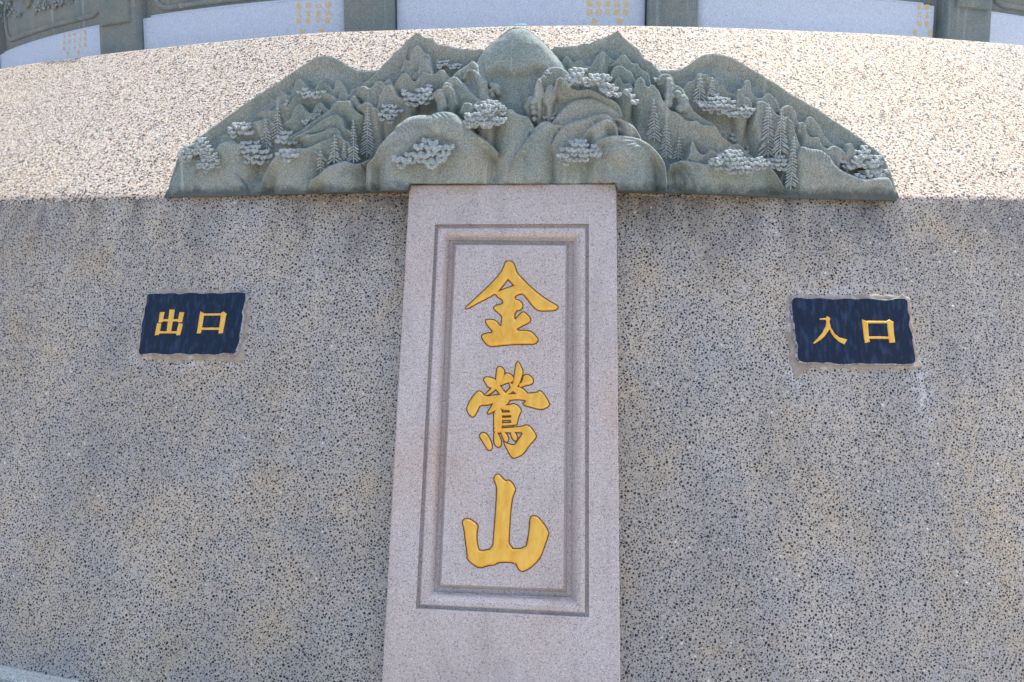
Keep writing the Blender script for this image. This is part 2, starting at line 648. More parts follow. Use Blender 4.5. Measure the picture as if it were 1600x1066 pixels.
def inside(U, V, pts):
    r = np.zeros(U.shape, bool)
    n = len(pts)
    for i in range(n):
        ax, ay = pts[i]
        bx, by = pts[(i + 1) % n]
        if ay == by:
            continue
        c = ((ay > V) != (by > V)) & (U < (bx - ax) * (V - ay) / (by - ay) + ax)
        r ^= c
    return r


def sdf(U, V, pts):
    d = seg_dist(U, V, pts)
    return np.where(inside(U, V, pts), d, -d)


def chaikin(pts, n=2, closed=True):
    pts = [tuple(p) for p in pts]
    for _ in range(n):
        out = []
        m = len(pts)
        if not closed:
            out.append(pts[0])
        for i in range(m if closed else m - 1):
            a_, b_ = pts[i], pts[(i + 1) % m]
            out.append((a_[0] * .75 + b_[0] * .25, a_[1] * .75 + b_[1] * .25))
            out.append((a_[0] * .25 + b_[0] * .75, a_[1] * .25 + b_[1] * .75))
        if not closed:
            out.append(pts[-1])
        pts = out
    return pts


def Z(origin, scale, pts):
    return [(origin[0] + x * scale, origin[1] + y * scale) for x, y in pts]


def field(name, U, V, H, cells, to_world, mat, parent):
    """quad sheet over the chosen cells of a (u, v) grid"""
    ny, nx = U.shape
    idx = np.arange(ny * nx).reshape(ny, nx)
    q = np.stack([idx[:-1, :-1], idx[:-1, 1:], idx[1:, 1:], idx[1:, :-1]], -1)[cells]
    used = np.unique(q)
    mp = np.full(ny * nx, -1)
    mp[used] = np.arange(len(used))
    P = to_world(U.ravel()[used], V.ravel()[used], H.ravel()[used])
    return mesh_np(name, P, mp[q], mat, parent, True)


# ------------------------------------------------------------------ flat things on the wall: local planes
class Plane:
    def __init__(self, th, x, y, off):
        """plane tangent to the battered wall at azimuth th through the wall point seen at (x, y)"""
        self.n = np.array([math.sin(th) * math.cos(TILT), -math.cos(th) * math.cos(TILT), math.sin(TILT)])
        self.ux = np.array([math.cos(th), math.sin(th), 0.0])
        self.uy = np.cross(self.n, self.ux)
        self.uy *= np.sign(self.uy[2])
        self.o = on_cone(x, y) + self.n * off

    def uv(self, x, y, h=0.0):
        d = ray(x, y)
        o = self.o + self.n * h
        t = np.dot(o - CAM, self.n) / np.dot(d, self.n)
        p = CAM + d * t - o
        return (float(p @ self.ux), float(p @ self.uy))

    def w(self, u, v, h=0.0):
        return self.o + self.ux * u + self.uy * v + self.n * h

    def wn(self, U, V, H):
        return self.o[None] + U[:, None] * self.ux + V[:, None] * self.uy + H[:, None] * self.n


def glyph(name, plane, h, strokes_px, mat, parent, radius, depth, step, outline=True, holes=(), label=None, smooth_n=1):
    """raised pillow-shaped character from traced strokes, over a dark rim: brown edge plus painted-in recess shade"""
    polys = [[plane.uv(x, y, h) for x, y in (chaikin(s, smooth_n) if smooth_n else s)] for s in strokes_px]
    hol = [[plane.uv(x, y, h) for x, y in s] for s in holes]
    allp = np.array([p for s in polys for p in s])
    u0, v0 = allp.min(0) - 0.012
    u1, v1 = allp.max(0) + 0.012
    U, V = np.meshgrid(np.arange(u0, u1, step), np.arange(v0, v1, step))
    D = np.full(U.shape, -1.0)
    for s in polys:
        D = np.maximum(D, sdf(U, V, s))
    for s in hol:
        D = np.minimum(D, -sdf(U, V, s))
    t = np.clip(D / radius, 0, 1)
    Hh = depth * np.sqrt(np.clip(1 - (1 - t) ** 2, 0, 1))
    Hh = np.where(D < 0, D * 1.5, Hh)
    cm = np.maximum.reduce([D[:-1, :-1], D[:-1, 1:], D[1:, 1:], D[1:, :-1]])
    o = field(name, U, V, Hh + h, cm > -step * 0.8, plane.wn, mat, parent)
    if label:
        o['label'] = label
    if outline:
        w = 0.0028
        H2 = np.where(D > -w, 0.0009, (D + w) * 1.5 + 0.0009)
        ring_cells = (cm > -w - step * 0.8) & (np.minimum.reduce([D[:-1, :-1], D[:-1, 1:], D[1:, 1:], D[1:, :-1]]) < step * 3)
        field('brown_edge_and_shade', U, V, H2 + h, ring_cells, plane.wn, MAT_GOLD_EDGE_SHADE, o)  # brown edge of the gilding, with the shade of the recess painted in
    return o


# ------------------------------------------------------------------ name panel
panel = thing('name_panel', 'tall pinkish grey granite panel with three large gold characters, at the middle of the wall', 'panel')
PP = Plane(0.0, 800, 330, 0.085)
D0 = -0.0


def pp(x, y, h):
    u, v = PP.uv(x, y, h)
    return PP.w(u, v, h)


def line_x(xa, ya, xb, yb, y):
    return xa + (xb - xa) * (y - ya) / (yb - ya)


YB = 1128.0
outer = [(640, 289), (963, 287), (line_x(963, 287, 969, 1066, YB), YB), (line_x(640, 289, 597, 1066, YB), YB)]
G_OUT = [(680, 351), (920, 350), (920, 964.5), (650, 950.5)]
CHAN = [(701.5, 375.5), (896, 377.5), (893.7, 933.5), (678.3, 924.5)]
FLD = [(712.5, 383), (883.6, 384), (880, 920), (689.6, 913)]


def lerp_loop(A, B, t):
    return [(a_[0] + (b_[0] - a_[0]) * t, a_[1] + (b_[1] - a_[1]) * t) for a_, b_ in zip(A, B)]


loops = [(outer, -0.085), (outer, -0.004), (lerp_loop(outer, G_OUT, 0.03), 0.0), (lerp_loop(outer, G_OUT, 0.5), 0.0),
         (lerp_loop(outer, G_OUT, 0.995), 0.0), (G_OUT, -0.002), (lerp_loop(G_OUT, CHAN, 0.02), -0.019), (lerp_loop(G_OUT, CHAN, 0.21), -0.019),
         (lerp_loop(G_OUT, CHAN, 0.22), -0.004), (lerp_loop(G_OUT, CHAN, 0.28), -0.0005), (lerp_loop(G_OUT, CHAN, 0.48), 0.0),
         (lerp_loop(G_OUT, CHAN, 0.58), -0.003), (lerp_loop(G_OUT, CHAN, 0.70), -0.009), (lerp_loop(G_OUT, CHAN, 0.82), -0.020),
         (lerp_loop(G_OUT, CHAN, 0.90), -0.030), (lerp_loop(G_OUT, CHAN, 0.98), -0.034), (CHAN, -0.048),
         (lerp_loop(CHAN, FLD, 0.60), -0.049), (lerp_loop(CHAN, FLD, 0.97), -0.017), (FLD, -0.014)]
V, Fc = [], []
for quad, h in loops:
    base_h = 0.0
    for x, y in quad:
        u, v = PP.uv(x, y, max(h, -0.056) if h > -0.08 else 0.0)
        V.append(PP.w(u, v, h))
for i in range(len(loops) - 1):
    for j in range(4):
        k = (j + 1) % 4
        Fc.append((i * 4 + j, i * 4 + k, (i + 1) * 4 + k, (i + 1) * 4 + j))
n_ = (len(loops) - 1) * 4
Fc.append((n_, n_ + 1, n_ + 2, n_ + 3))
# subdivide long faces is not needed: the sheet is planar per face
slab = mesh_from('slab', V, [tuple(reversed(f)) for f in Fc], MAT_PANEL, panel)
sharp(slab, 28)

T1 = lambda p: Z((700, 390), 200 / 1254, p)
T2 = lambda p: Z((700, 550), 200 / 1184, p)
T3 = lambda p: Z((690, 720), 200 / 1122, p)
KIN = T1([(170, 572), (250, 500), (340, 415), (430, 330), (510, 240), (550, 170), (562, 122), (600, 112), (640, 130), (660, 180), (672, 225),
          (730, 290), (800, 360), (880, 430), (960, 490), (1050, 540), (1080, 560), (1060, 595), (980, 600), (890, 600), (850, 575), (790, 500),
          (735, 430), (690, 440), (652, 460), (660, 490), (700, 500), (735, 540), (720, 590), (655, 605), (650, 700), (690, 650), (735, 605),
          (790, 650), (812, 690), (790, 720), (740, 740), (650, 795), (800, 795), (850, 840), (888, 885), (850, 930), (760, 925), (600, 930),
          (480, 945), (400, 950), (345, 890), (325, 840), (370, 825), (450, 812), (400, 760), (360, 695), (400, 685), (470, 695), (520, 765),
          (528, 690), (530, 650), (480, 610), (445, 575), (465, 550), (540, 535), (535, 490), (490, 470), (465, 430), (400, 470), (300, 520),
          (220, 565), (180, 582)])
KIN_HOLE = T1([(492, 412), (590, 290), (650, 355), (560, 385)])
YING = [T2(s) for s in (
    [(328, 258), (345, 232), (400, 238), (450, 262), (440, 300), (410, 335), (370, 325), (350, 290)],
    [(455, 142), (490, 136), (525, 172), (515, 240), (470, 310), (420, 370), (350, 408), (340, 398), (400, 340), (440, 280), (448, 205)],
    [(440, 270), (480, 310), (530, 380), (560, 405), (500, 425), (450, 350), (410, 320)],
    [(500, 255), (530, 198), (570, 200), (612, 240), (600, 280), (550, 285), (480, 315), (455, 300)],
    [(612, 240), (630, 110), (650, 88), (672, 130), (695, 180), (680, 240), (655, 310), (600, 370), (540, 402), (525, 385), (580, 330), (600, 290)],
    [(700, 215), (740, 210), (780, 240), (790, 275), (775, 298), (700, 315), (670, 330), (650, 310), (690, 270)],
    [(560, 270), (620, 320), (680, 330), (740, 385), (740, 420), (640, 400), (580, 340)],
    [(285, 358), (320, 380), (345, 415), (430, 400), (600, 390), (740, 385), (820, 380), (845, 358), (880, 380), (940, 480), (930, 505), (870, 535),
     (800, 520), (680, 485), (735, 450), (640, 438), (580, 445), (430, 470), (360, 495), (295, 490), (270, 550), (240, 602), (210, 595), (170, 535),
     (200, 460), (240, 400)],
    [(430, 440), (580, 440), (540, 495), (480, 520), (380, 575), (360, 568), (400, 510)],
    [(425, 520), (502, 500), (502, 748), (425, 748)],
    [(480, 500), (575, 490), (605, 478), (650, 500), (680, 540), (655, 590), (635, 672), (580, 672), (585, 540), (500, 540)],
    [(480, 562), (605, 558), (605, 587), (480, 590)],
    [(480, 610), (600, 605), (600, 631), (480, 635)],
    [(480, 660), (642, 652), (637, 676), (480, 686)],
    [(425, 705), (500, 708), (690, 692), (725, 675), (765, 695), (818, 775), (808, 800), (745, 870), (700, 940), (640, 975), (600, 982), (575, 955),
     (510, 825), (545, 850), (610, 868), (640, 830), (690, 755), (680, 742), (425, 748)],
    [(300, 760), (320, 745), (360, 760), (395, 820), (412, 880), (395, 910), (370, 908), (335, 850), (310, 810), (292, 785)],
    [(425, 740), (455, 740), (490, 810), (495, 850), (480, 880), (450, 878), (425, 840)],
    [(485, 740), (530, 744), (560, 795), (555, 830), (530, 835), (510, 800)],
    [(575, 738), (615, 738), (640, 780), (640, 815), (615, 825), (590, 790)])]
SHAN = T3([(458, 165), (470, 130), (490, 118), (520, 135), (555, 180), (600, 170), (650, 245), (640, 275), (620, 320), (605, 420), (595, 560),
           (585, 775), (740, 770), (760, 680), (775, 560), (778, 500), (805, 482), (850, 495), (942, 620), (925, 680), (895, 760), (870, 840),
           (800, 920), (740, 960), (700, 970), (672, 945), (650, 890), (500, 885), (460, 915), (420, 910), (350, 937), (310, 930), (225, 865),
           (228, 820), (210, 700), (200, 600), (183, 545), (195, 515), (240, 505), (322, 565), (310, 610), (305, 680), (320, 770), (340, 795),
           (450, 775), (460, 640), (475, 450), (485, 300), (485, 220)])
FH = -0.0138
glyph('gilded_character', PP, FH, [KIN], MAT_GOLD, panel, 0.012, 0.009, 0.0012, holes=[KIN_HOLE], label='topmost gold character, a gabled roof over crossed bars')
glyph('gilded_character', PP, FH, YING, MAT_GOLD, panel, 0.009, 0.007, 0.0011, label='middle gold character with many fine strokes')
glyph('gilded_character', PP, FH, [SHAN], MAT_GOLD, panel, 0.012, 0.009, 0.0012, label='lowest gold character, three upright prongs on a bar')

# ------------------------------------------------------------------ sign plaques
def plaque(label, cx, cy, plate_px, mortar_px, chars, seed):
    rnd = random.Random(seed)
    root = thing('sign_plaque', label, 'sign', group='navy direction plaques set in the wall')
    c = on_cone(cx, cy)
    pl = Plane(az(c), cx, cy, 0.0)
    # mortar bed: a low uneven pad round the plate
    mp_ = chaikin([pl.uv(x, y, 0.003) for x, y in mortar_px], 2)
    P = np.array(mp_)
    U, V = np.meshgrid(np.arange(P[:, 0].min() - .02, P[:, 0].max() + .02, 0.0032), np.arange(P[:, 1].min() - .02, P[:, 1].max() + .02, 0.0032))
    nz = rng.random((U.shape[0] // 5 + 3, U.shape[1] // 5 + 3))
    yy, xx = np.meshgrid(np.arange(U.shape[0]) / 5, np.arange(U.shape[1]) / 5, indexing='ij')
    y0, x0 = yy.astype(int), xx.astype(int)
    fy, fx = yy - y0, xx - x0
    N = (nz[y0, x0] * (1 - fy) * (1 - fx) + nz[y0 + 1, x0] * fy * (1 - fx) + nz[y0, x0 + 1] * (1 - fy) * fx + nz[y0 + 1, x0 + 1] * fy * fx)
    D = sdf(U, V, mp_) + (N - .5) * 0.010
    # follow the curve of the wall
    sag = -(U ** 2) / (2 * (R_RIM + 0.15))
    H = sag + np.clip(D, -0.004, 0.006) * 0.9 + 0.001 + (N - .5) * 0.003
    cm = np.maximum.reduce([D[:-1, :-1], D[:-1, 1:], D[1:, 1:], D[1:, :-1]])
    field('mortar_bed', U, V, H, cm > -0.003, pl.wn, MAT_MORTAR, root)
    # plate with chipped edges
    top_h, mid_h = 0.017, 0.010
    pts = chaikin(plate_px, 1)
    ring_top, ring_mid, ring_bot = [], [], []
    cu, cv = pl.uv(cx, cy, top_h)
    for x, y in pts:
        u, v = pl.uv(x, y, top_h)
        g = 1.0 + rnd.uniform(0.006, 0.020)
        ring_top.append(pl.w(u, v, top_h))
        ring_mid.append(pl.w(cu + (u - cu) * g, cv + (v - cv) * (g + 0.012), mid_h))
        ring_bot.append(pl.w(cu + (u - cu) * (g + .01), cv + (v - cv) * (g + .018), -0.02))
    n = len(pts)
    mesh_from('stone_plate', ring_top, [tuple(range(n))], MAT_NAVY, root)
    vs = ring_top + ring_mid + ring_bot
    fs = []
    for i in range(n):
        j = (i + 1) % n
        fs += [(i, j, n + j, n + i), (n + i, n + j, 2 * n + j, 2 * n + i)]
    ed = mesh_from('chipped_edge', vs, fs, MAT_CHIP, root)
    for lab, strokes in chars:
        glyph('gilded_character', pl, top_h, strokes, MAT_GOLD, root, 0.004, 0.0022, 0.0009, outline=False, label=lab, smooth_n=0)
    return root


MAT_CHIP = mat_granite('chipped_stone_edge', (0.26, 0.28, 0.31), (0.48, 0.49, 0.50), (0.10, 0.11, 0.13), 0.8, 160)
S1 = lambda p: Z((190, 430), 220 / 1466, p)
S2 = lambda p: Z((1210, 440), 250 / 1600, p)
plate1 = S1([(265, 200), (300, 195), (380, 192), (440, 198), (500, 185), (560, 190), (610, 202), (680, 186), (740, 183), (810, 192), (870, 195),
             (940, 183), (1000, 193), (1060, 190), (1120, 182), (1200, 180), (1285, 182), (1292, 230), (1280, 280), (1270, 340), (1250, 380),
             (1262, 430), (1250, 500), (1240, 560), (1225, 620), (1232, 660), (1215, 720), (1195, 760), (1180, 820), (1120, 815), (1060, 808),
             (1020, 822), (960, 830), (900, 822), (840, 830), (780, 815), (700, 830), (640, 815), (570, 812), (520, 828), (460, 826), (400, 822),
             (350, 812), (280, 815), (200, 828), (175, 805), (190, 740), (195, 680), (200, 610), (215, 570), (205, 520), (225, 460), (240, 400),
             (240, 340), (262, 290)])
mort1 = S1([(255, 150), (700, 150), (1320, 165), (1330, 220), (1330, 420), (1300, 560), (1270, 700), (1290, 800), (1270, 880), (1200, 925), (1100, 890),
            (900, 880), (760, 890), (600, 900), (540, 930), (480, 880), (300, 870), (160, 900), (140, 830), (160, 700), (200, 560), (240, 300)])
OUT = [S1(s) for s in (
    [(500, 358), (553, 360), (545, 420), (530, 500), (515, 592), (468, 592), (480, 500), (492, 420)],
    [(400, 385), (450, 385), (440, 420), (430, 470), (425, 492), (384, 495), (392, 440)],
    [(420, 458), (595, 458), (590, 482), (415, 482)],
    [(605, 385), (652, 388), (645, 420), (630, 490), (585, 492), (592, 440)],
    [(370, 500), (413, 503), (408, 540), (395, 600), (388, 622), (345, 628), (357, 560)],
    [(390, 584), (580, 584), (578, 607), (388, 607)],
    [(595, 500), (638, 508), (630, 545), (615, 605), (608, 625), (570, 628), (580, 560)])]
KOU1 = [S1(s) for s in (
    [(820, 378), (862, 400), (855, 440), (835, 560), (825, 605), (782, 608), (795, 540), (805, 460)],
    [(850, 400), (1040, 398), (1035, 420), (848, 422)],
    [(1035, 395), (1060, 378), (1095, 405), (1085, 430), (1075, 500), (1060, 570), (1055, 605), (1008, 608), (1015, 560), (1030, 450)],
    [(832, 546), (1020, 546), (1018, 570), (830, 570)])]
plate2 = S2([(178, 165), (260, 162), (300, 172), (380, 172), (440, 165), (520, 172), (600, 182), (680, 172), (740, 168), (820, 180), (900, 168),
             (980, 172), (1050, 185), (1150, 188), (1220, 168), (1325, 172), (1335, 240), (1330, 290), (1358, 350), (1345, 420), (1350, 460),
             (1385, 540), (1380, 600), (1395, 680), (1412, 770), (1400, 820), (1330, 825), (1260, 830), (1180, 818), (1100, 825), (1020, 820),
             (940, 825), (860, 815), (780, 822), (700, 828), (620, 825), (540, 805), (480, 815), (400, 805), (330, 812), (260, 800), (232, 770),
             (230, 690), (240, 640), (215, 590), (212, 540), (200, 490), (208, 440), (185, 390), (182, 330), (175, 250)])
mort2 = S2([(120, 135), (300, 125), (700, 130), (1100, 128), (1370, 130), (1390, 250), (1385, 400), (1410, 560), (1440, 700), (1460, 800), (1500, 850),
            (1430, 870), (1300, 870), (900, 880), (500, 870), (290, 870), (250, 960), (215, 1000), (195, 900), (170, 820), (165, 700), (145, 560), (125, 350)])
RU = [S2([(448, 372), (515, 365), (525, 345), (560, 368), (550, 400), (565, 460), (600, 520), (650, 560), (728, 580), (700, 628), (650, 605), (600, 560),
          (570, 520), (552, 475), (530, 510), (500, 550), (460, 585), (400, 622), (385, 615), (430, 570), (480, 510), (510, 450), (520, 400), (510, 382),
          (455, 382)])]
KOU2 = [S2(s) for s in (
    [(875, 378), (935, 400), (938, 450), (945, 560), (955, 605), (905, 614), (895, 560), (885, 470)],
    [(930, 394), (1130, 396), (1130, 418), (930, 418)],
    [(1125, 392), (1150, 382), (1192, 405), (1188, 430), (1195, 520), (1208, 610), (1150, 614), (1140, 560), (1130, 450)],
    [(940, 549), (1145, 551), (1145, 575), (940, 573)])]
plaque('ragged navy plaque with gold exit characters, on the grey wall left of the panel', 298, 505, plate1, mort1,
       [('gold character of stacked prongs', OUT), ('gold square character', KOU1)], 1)
plaque('streaked navy plaque with gold entrance characters, on the grey wall right of the panel', 1334, 517, plate2, mort2,
       [('gold two-legged character', RU), ('gold square character', KOU2)], 2)

# ------------------------------------------------------------------ carved mountain relief standing on the rim
relief = thing('mountain_relief', 'long green sandstone carving of mountains with pines, standing on the wall rim above the panel', 'carving')
R_REL = R_RIM + 0.0
ZA = lambda p: Z((250, 180), 1 / 8, p)
ZB = lambda p: Z((400, 80), 1 / 8, p)
ZC = lambda p: Z((420, 180), 1 / 8, p)
ZD = lambda p: Z((560, 40), 1 / 8, p)
ZE = lambda p: Z((560, 170), 1 / 8, p)
ZF = lambda p: Z((700, 30), 1 / 8, p)
ZG = lambda p: Z((700, 150), 1 / 8, p)
ZH = lambda p: Z((850, 60), 1 / 8, p)
ZI = lambda p: Z((850, 170), 1 / 8, p)
ZJ = lambda p: Z((1000, 80), 1 / 8, p)
ZK = lambda p: Z((1020, 180), 1 / 8, p)
ZM = lambda p: Z((1150, 100), 1 / 8, p)
ZL = lambda p: Z((1210, 190), 1 / 8, p)
PXM = 0.00222       # metres per photograph pixel near the relief


def rel_uv(x, y, h):
    p = on_cyl(x, y, R_REL + h)
    return (az(p) * R_REL, p[2])


STEP = 0.0019
ZR0 = H_RIM - 0.05
_us = [rel_uv(x, y, 0.0) for x, y in ((240, 320), (1420, 320), (240, 20), (1420, 20))]
U0, U1 = min(p[0] for p in _us) - .03, max(p[0] for p in _us) + .03
RU_, RV_ = np.meshgrid(np.arange(U0, U1, STEP), np.arange(ZR0, H_RIM + 0.68, STEP))
RH = np.full(RU_.shape, -9.0)          # height field
SIL = np.full(RU_.shape, -1.0)         # signed distance of the silhouette


def HK(h):
    """carving depth: the reading of each plane, stretched to the depth of the real block"""
    return h * 1.48 - 0.007


def box_of(pts, pad):
    P = np.array(pts)
    i0 = max(int((P[:, 0].min() - pad - U0) / STEP), 0)
    i1 = min(int((P[:, 0].max() + pad - U0) / STEP) + 2, RU_.shape[1])
    j0 = max(int((P[:, 1].min() - pad - ZR0) / STEP), 0)
    j1 = min(int((P[:, 1].max() + pad - ZR0) / STEP) + 2, RU_.shape[0])
    return slice(j0, j1), slice(i0, i1)


def layer(px, h, rise=0.010, s=5.0, k=0.0007, kmax=0.03, fade=None, sil=False, smooth=1, closed=False):
    """one mountain outline: stands h proud of the back plane, edge rounded over s px, face receding k per px below the outline"""
    k, kmax, rise = k * 2.3, kmax * 1.8, rise * 1.3
    if s < 9:
        s = s * 0.6
    h = HK(h)
    c = chaikin(px, smooth, closed)
    c = [rel_uv(x, y, h) for x, y in c]
    if closed:
        poly = c
    else:
        zb = ZR0 - 0.02
        poly = c + [(c[-1][0], zb), (c[0][0], zb)]
    sl = box_of(poly, 0.01)
    U, V = RU_[sl], RV_[sl]
    ins = inside(U, V, poly)
    d = seg_dist(U, V, c, closed) / PXM
    hh = h - rise + rise * np.sqrt(np.clip(1 - (1 - np.clip(d / s, 0, 1)) ** 2, 0, 1)) - np.minimum(k * d, kmax)
    if not closed and not sil:
        fd = fade if fade is not None else (60.0 if s >= 10 else 16.0)
        span = abs(c[-1][0] - c[0][0]) / PXM
        fd = min(fd, span * 0.45)
        du = np.minimum(U - min(c[0][0], c[-1][0]), max(c[0][0], c[-1][0]) - U) / PXM
        t = np.clip(du / fd, 0, 1)
        # only well below the outline: the outline itself stays crisp
        bl = np.clip((d - 3) / 10, 0, 1)
        hh = hh - (0.13 if s >= 10 else 0.05) * (1 - t) ** 2 * bl
    RH[sl] = np.where(ins, np.maximum(RH[sl], hh), RH[sl])
    if sil:
        sd = np.where(ins, d * PXM, -d * PXM)
        SIL[sl] = np.maximum(SIL[sl], sd)


def bump_add(px, dh, soft, closed=True, h=0.05):
    """raise (or sink) a soft-edged region"""
    h, dh = HK(h), dh * 1.5
    c = [rel_uv(x, y, h) for x, y in chaikin(px, 2, closed)]
    sl = box_of(c, soft * PXM * 3)
    D = sdf(RU_[sl], RV_[sl], c) / PXM
    t = np.clip(0.5 + D / (2 * soft), 0, 1)
    RH[sl] += np.where(RH[sl] > -5, dh * t * t * (3 - 2 * t), 0)


def groove(px, depth=0.004, w=1.6, h=0.05, smooth=2, one_side=0):
    h, depth = HK(h), depth * 1.5
    c = [rel_uv(x, y, h) for x, y in chaikin(px, smooth, False)]
    sl = box_of(c, 0.02)
    d = seg_dist(RU_[sl], RV_[sl], c, False) / PXM
    RH[sl] -= depth * np.exp(-(d / w) ** 2)


def ball(x, y, r, h0, dh):
    h0, dh = HK(h0), dh * 1.4
    u, v = rel_uv(x, y, h0)
    sl = box_of([(u, v)], r * PXM * 1.1)
    q = ((RU_[sl] - u) ** 2 + (RV_[sl] - v) ** 2) / (r * PXM) ** 2
    RH[sl] = np.where(q < 1, np.maximum(RH[sl], h0 + dh * np.sqrt(np.clip(1 - q, 0, 1))), RH[sl])


# silhouettes: two wings, two mounts, centre peak
WING_L = [(257, 312), (258, 305), (263, 290), (270, 264), (276, 246), (303, 218), (330, 200), (364, 174), (395, 152), (430, 131), (452, 115), (475, 100),
          (490, 90), (503, 86), (518, 88), (532, 95), (546, 104), (562, 110), (582, 110), (600, 108), (660, 120)]
WING_R = [(1000, 125), (1025, 102), (1032, 110), (1050, 109), (1065, 108), (1080, 99), (1093, 88), (1106, 84), (1121, 83.5), (1137, 87), (1152, 93),
          (1167, 102), (1182, 111), (1198, 121), (1222, 136), (1237, 147), (1260, 159), (1286, 175), (1311, 192), (1337, 209), (1354, 223),
          (1375, 237), (1385, 250), (1393, 270), (1400, 290), (1402, 304), (1403, 318)]
MOUNT_L = [(540, 170), (546, 140), (560, 135), (575, 124), (588, 112)] + ZD([(300, 490), (400, 400), (440, 340), (530, 270), (590, 190), (660, 140),
          (710, 95), (750, 88), (790, 130), (850, 155), (900, 150), (950, 185), (980, 230), (1060, 250), (1130, 245), (1200, 275), (1300, 290),
          (1450, 295), (1530, 290), (1660, 360)])
MOUNT_R = ZH([(60, 180), (130, 105), (200, 105), (300, 98), (400, 95), (490, 65), (570, 65), (640, 30), (720, 0), (830, -45), (900, -85), (940, -82),
          (1010, 0), (1100, 70), (1190, 140), (1250, 250), (1340, 290), (1400, 350), (1440, 390), (1480, 440), (1520, 560), (1540, 760)])
PEAK = ZF([(240, 700), (330, 500), (400, 390), (500, 280), (620, 180), (740, 90), (800, 68), (880, 60), (960, 70), (1050, 130), (1150, 210), (1250, 310),
          (1330, 390), (1400, 470), (1470, 570), (1580, 720)])
layer(WING_L, 0.004, 0.010, 5, 0.0005, 0.012, sil=True)
layer(WING_R, 0.004, 0.010, 5, 0.0005, 0.012, sil=True)
layer(MOUNT_L, 0.012, 0.008, 4, 0.0004, 0.012, sil=True, smooth=0)
layer(MOUNT_R, 0.012, 0.008, 4, 0.0004, 0.012, sil=True, smooth=0)
layer(PEAK, 0.052, 0.045, 42, 0.0, 0, sil=True)
# hollow under the brow of the centre peak
bump_add(ZF([(430, 720), (560, 640), (700, 640), (800, 690), (880, 690), (1000, 650), (1150, 600), (1230, 660), (1050, 1100), (850, 1300), (600, 1200)]), -0.020, 10)

# ---- left wing
layer(ZB([(0, 770), (80, 740), (130, 718), (180, 745), (230, 720), (240, 590), (280, 520), (320, 498), (360, 520), (390, 545), (420, 545), (450, 480),
          (470, 400), (500, 350), (545, 333), (580, 370), (620, 430), (680, 470), (730, 480), (760, 380), (810, 348), (850, 380), (870, 420), (900, 413),
          (940, 470), (970, 475), (980, 380), (1010, 348), (1050, 370), (1100, 430), (1130, 500), (1160, 560)]), 0.016, 0.008, 4, 0.0004, 0.012, smooth=1)
layer(ZB([(1010, 640), (1020, 560), (1050, 490), (1090, 460), (1130, 530), (1150, 640)]), 0.020, 0.006, 4)
layer([(335, 240), (347, 211), (352, 209), (357, 212), (375, 199), (387, 192), (406, 187), (418, 182), (430, 195)], 0.016, 0.008, 4, 0.0003)
layer(ZB([(230, 760), (260, 680), (300, 648), (340, 665), (380, 680), (430, 600), (480, 560), (520, 500), (610, 458), (700, 520), (850, 500), (960, 560),
          (1000, 580), (1020, 700)]), 0.026, 0.008, 5, 0.0006)
layer(ZB([(690, 800), (730, 670), (780, 628), (820, 640), (850, 690), (900, 725), (930, 800)]), 0.031, 0.008, 4)
layer(ZB([(340, 900), (430, 830), (440, 760), (480, 680), (530, 643), (560, 655), (600, 720), (650, 765), (720, 770), (800, 780)]), 0.034, 0.009, 5, 0.0006)
layer(ZB([(1140, 650), (1190, 560), (1220, 543), (1260, 590), (1280, 650), (1330, 655), (1400, 628), (1440, 640), (1470, 690), (1510, 700), (1560, 760)]), 0.034, 0.009, 4, 0.0005)
layer(ZB([(400, 1080), (440, 1040), (560, 980), (620, 920), (700, 870), (800, 800), (900, 730), (950, 670), (1010, 613), (1080, 620), (1150, 608), (1190, 660),
          (1210, 720), (1270, 760), (1330, 800)]), 0.042, 0.010, 5, 0.0006)
layer(ZB([(480, 1060), (580, 1010), (680, 960), (780, 880), (830, 850), (900, 810), (970, 783), (1040, 800), (1080, 860), (1090, 940), (1120, 970),
          (1160, 980), (1200, 1020)]), 0.050, 0.010, 5, 0.0006)
layer(ZC([(380, 290), (470, 235), (530, 232), (620, 212), (690, 185), (760, 150), (860, 160), (900, 260)]), 0.054, 0.006, 4, 0.0006)
layer([(300, 268), (335, 227), (344, 221.5), (352, 219), (366, 222), (385, 228), (405, 240)], 0.040, 0.018, 12, 0.0002)
layer([(254, 318), (257, 304), (264, 286), (272, 264), (281, 250), (300, 240), (330, 238), (362, 262), (400, 318)], 0.030, 0.012, 9, 0.0001, fade=3)
layer(ZC([(240, 470), (300, 405), (430, 413), (520, 383), (600, 350), (680, 308), (740, 298), (830, 233), (880, 250), (930, 308), (990, 320), (1040, 420)]),
      0.060, 0.010, 5, 0.0006)
layer([(398, 310), (402, 290), (406, 277), (412, 266), (422, 248), (432, 239), (447, 232), (470, 230), (490, 232), (510, 250)], 0.066, 0.020, 10, 0.0002)
layer(ZC([(420, 1000), (440, 930), (480, 880), (490, 800), (560, 770), (620, 710), (700, 630), (800, 600), (930, 553), (1000, 590), (1080, 605), (1160, 575), (1260, 530)]),
      0.084, 0.020, 10, 0.0002)
for g in ([(560, 800), (620, 740), (680, 670), (780, 640), (880, 590)], [(950, 740), (1000, 695), (1060, 672), (1130, 650), (1170, 650)],
          [(960, 770), (1050, 705), (1130, 690)], [(640, 820), (690, 740), (760, 670)]):
    groove(ZC(g), 0.0045, 1.5)
groove(ZC([(470, 230), (530, 236), (620, 212), (690, 188)]), 0.004, 1.2)

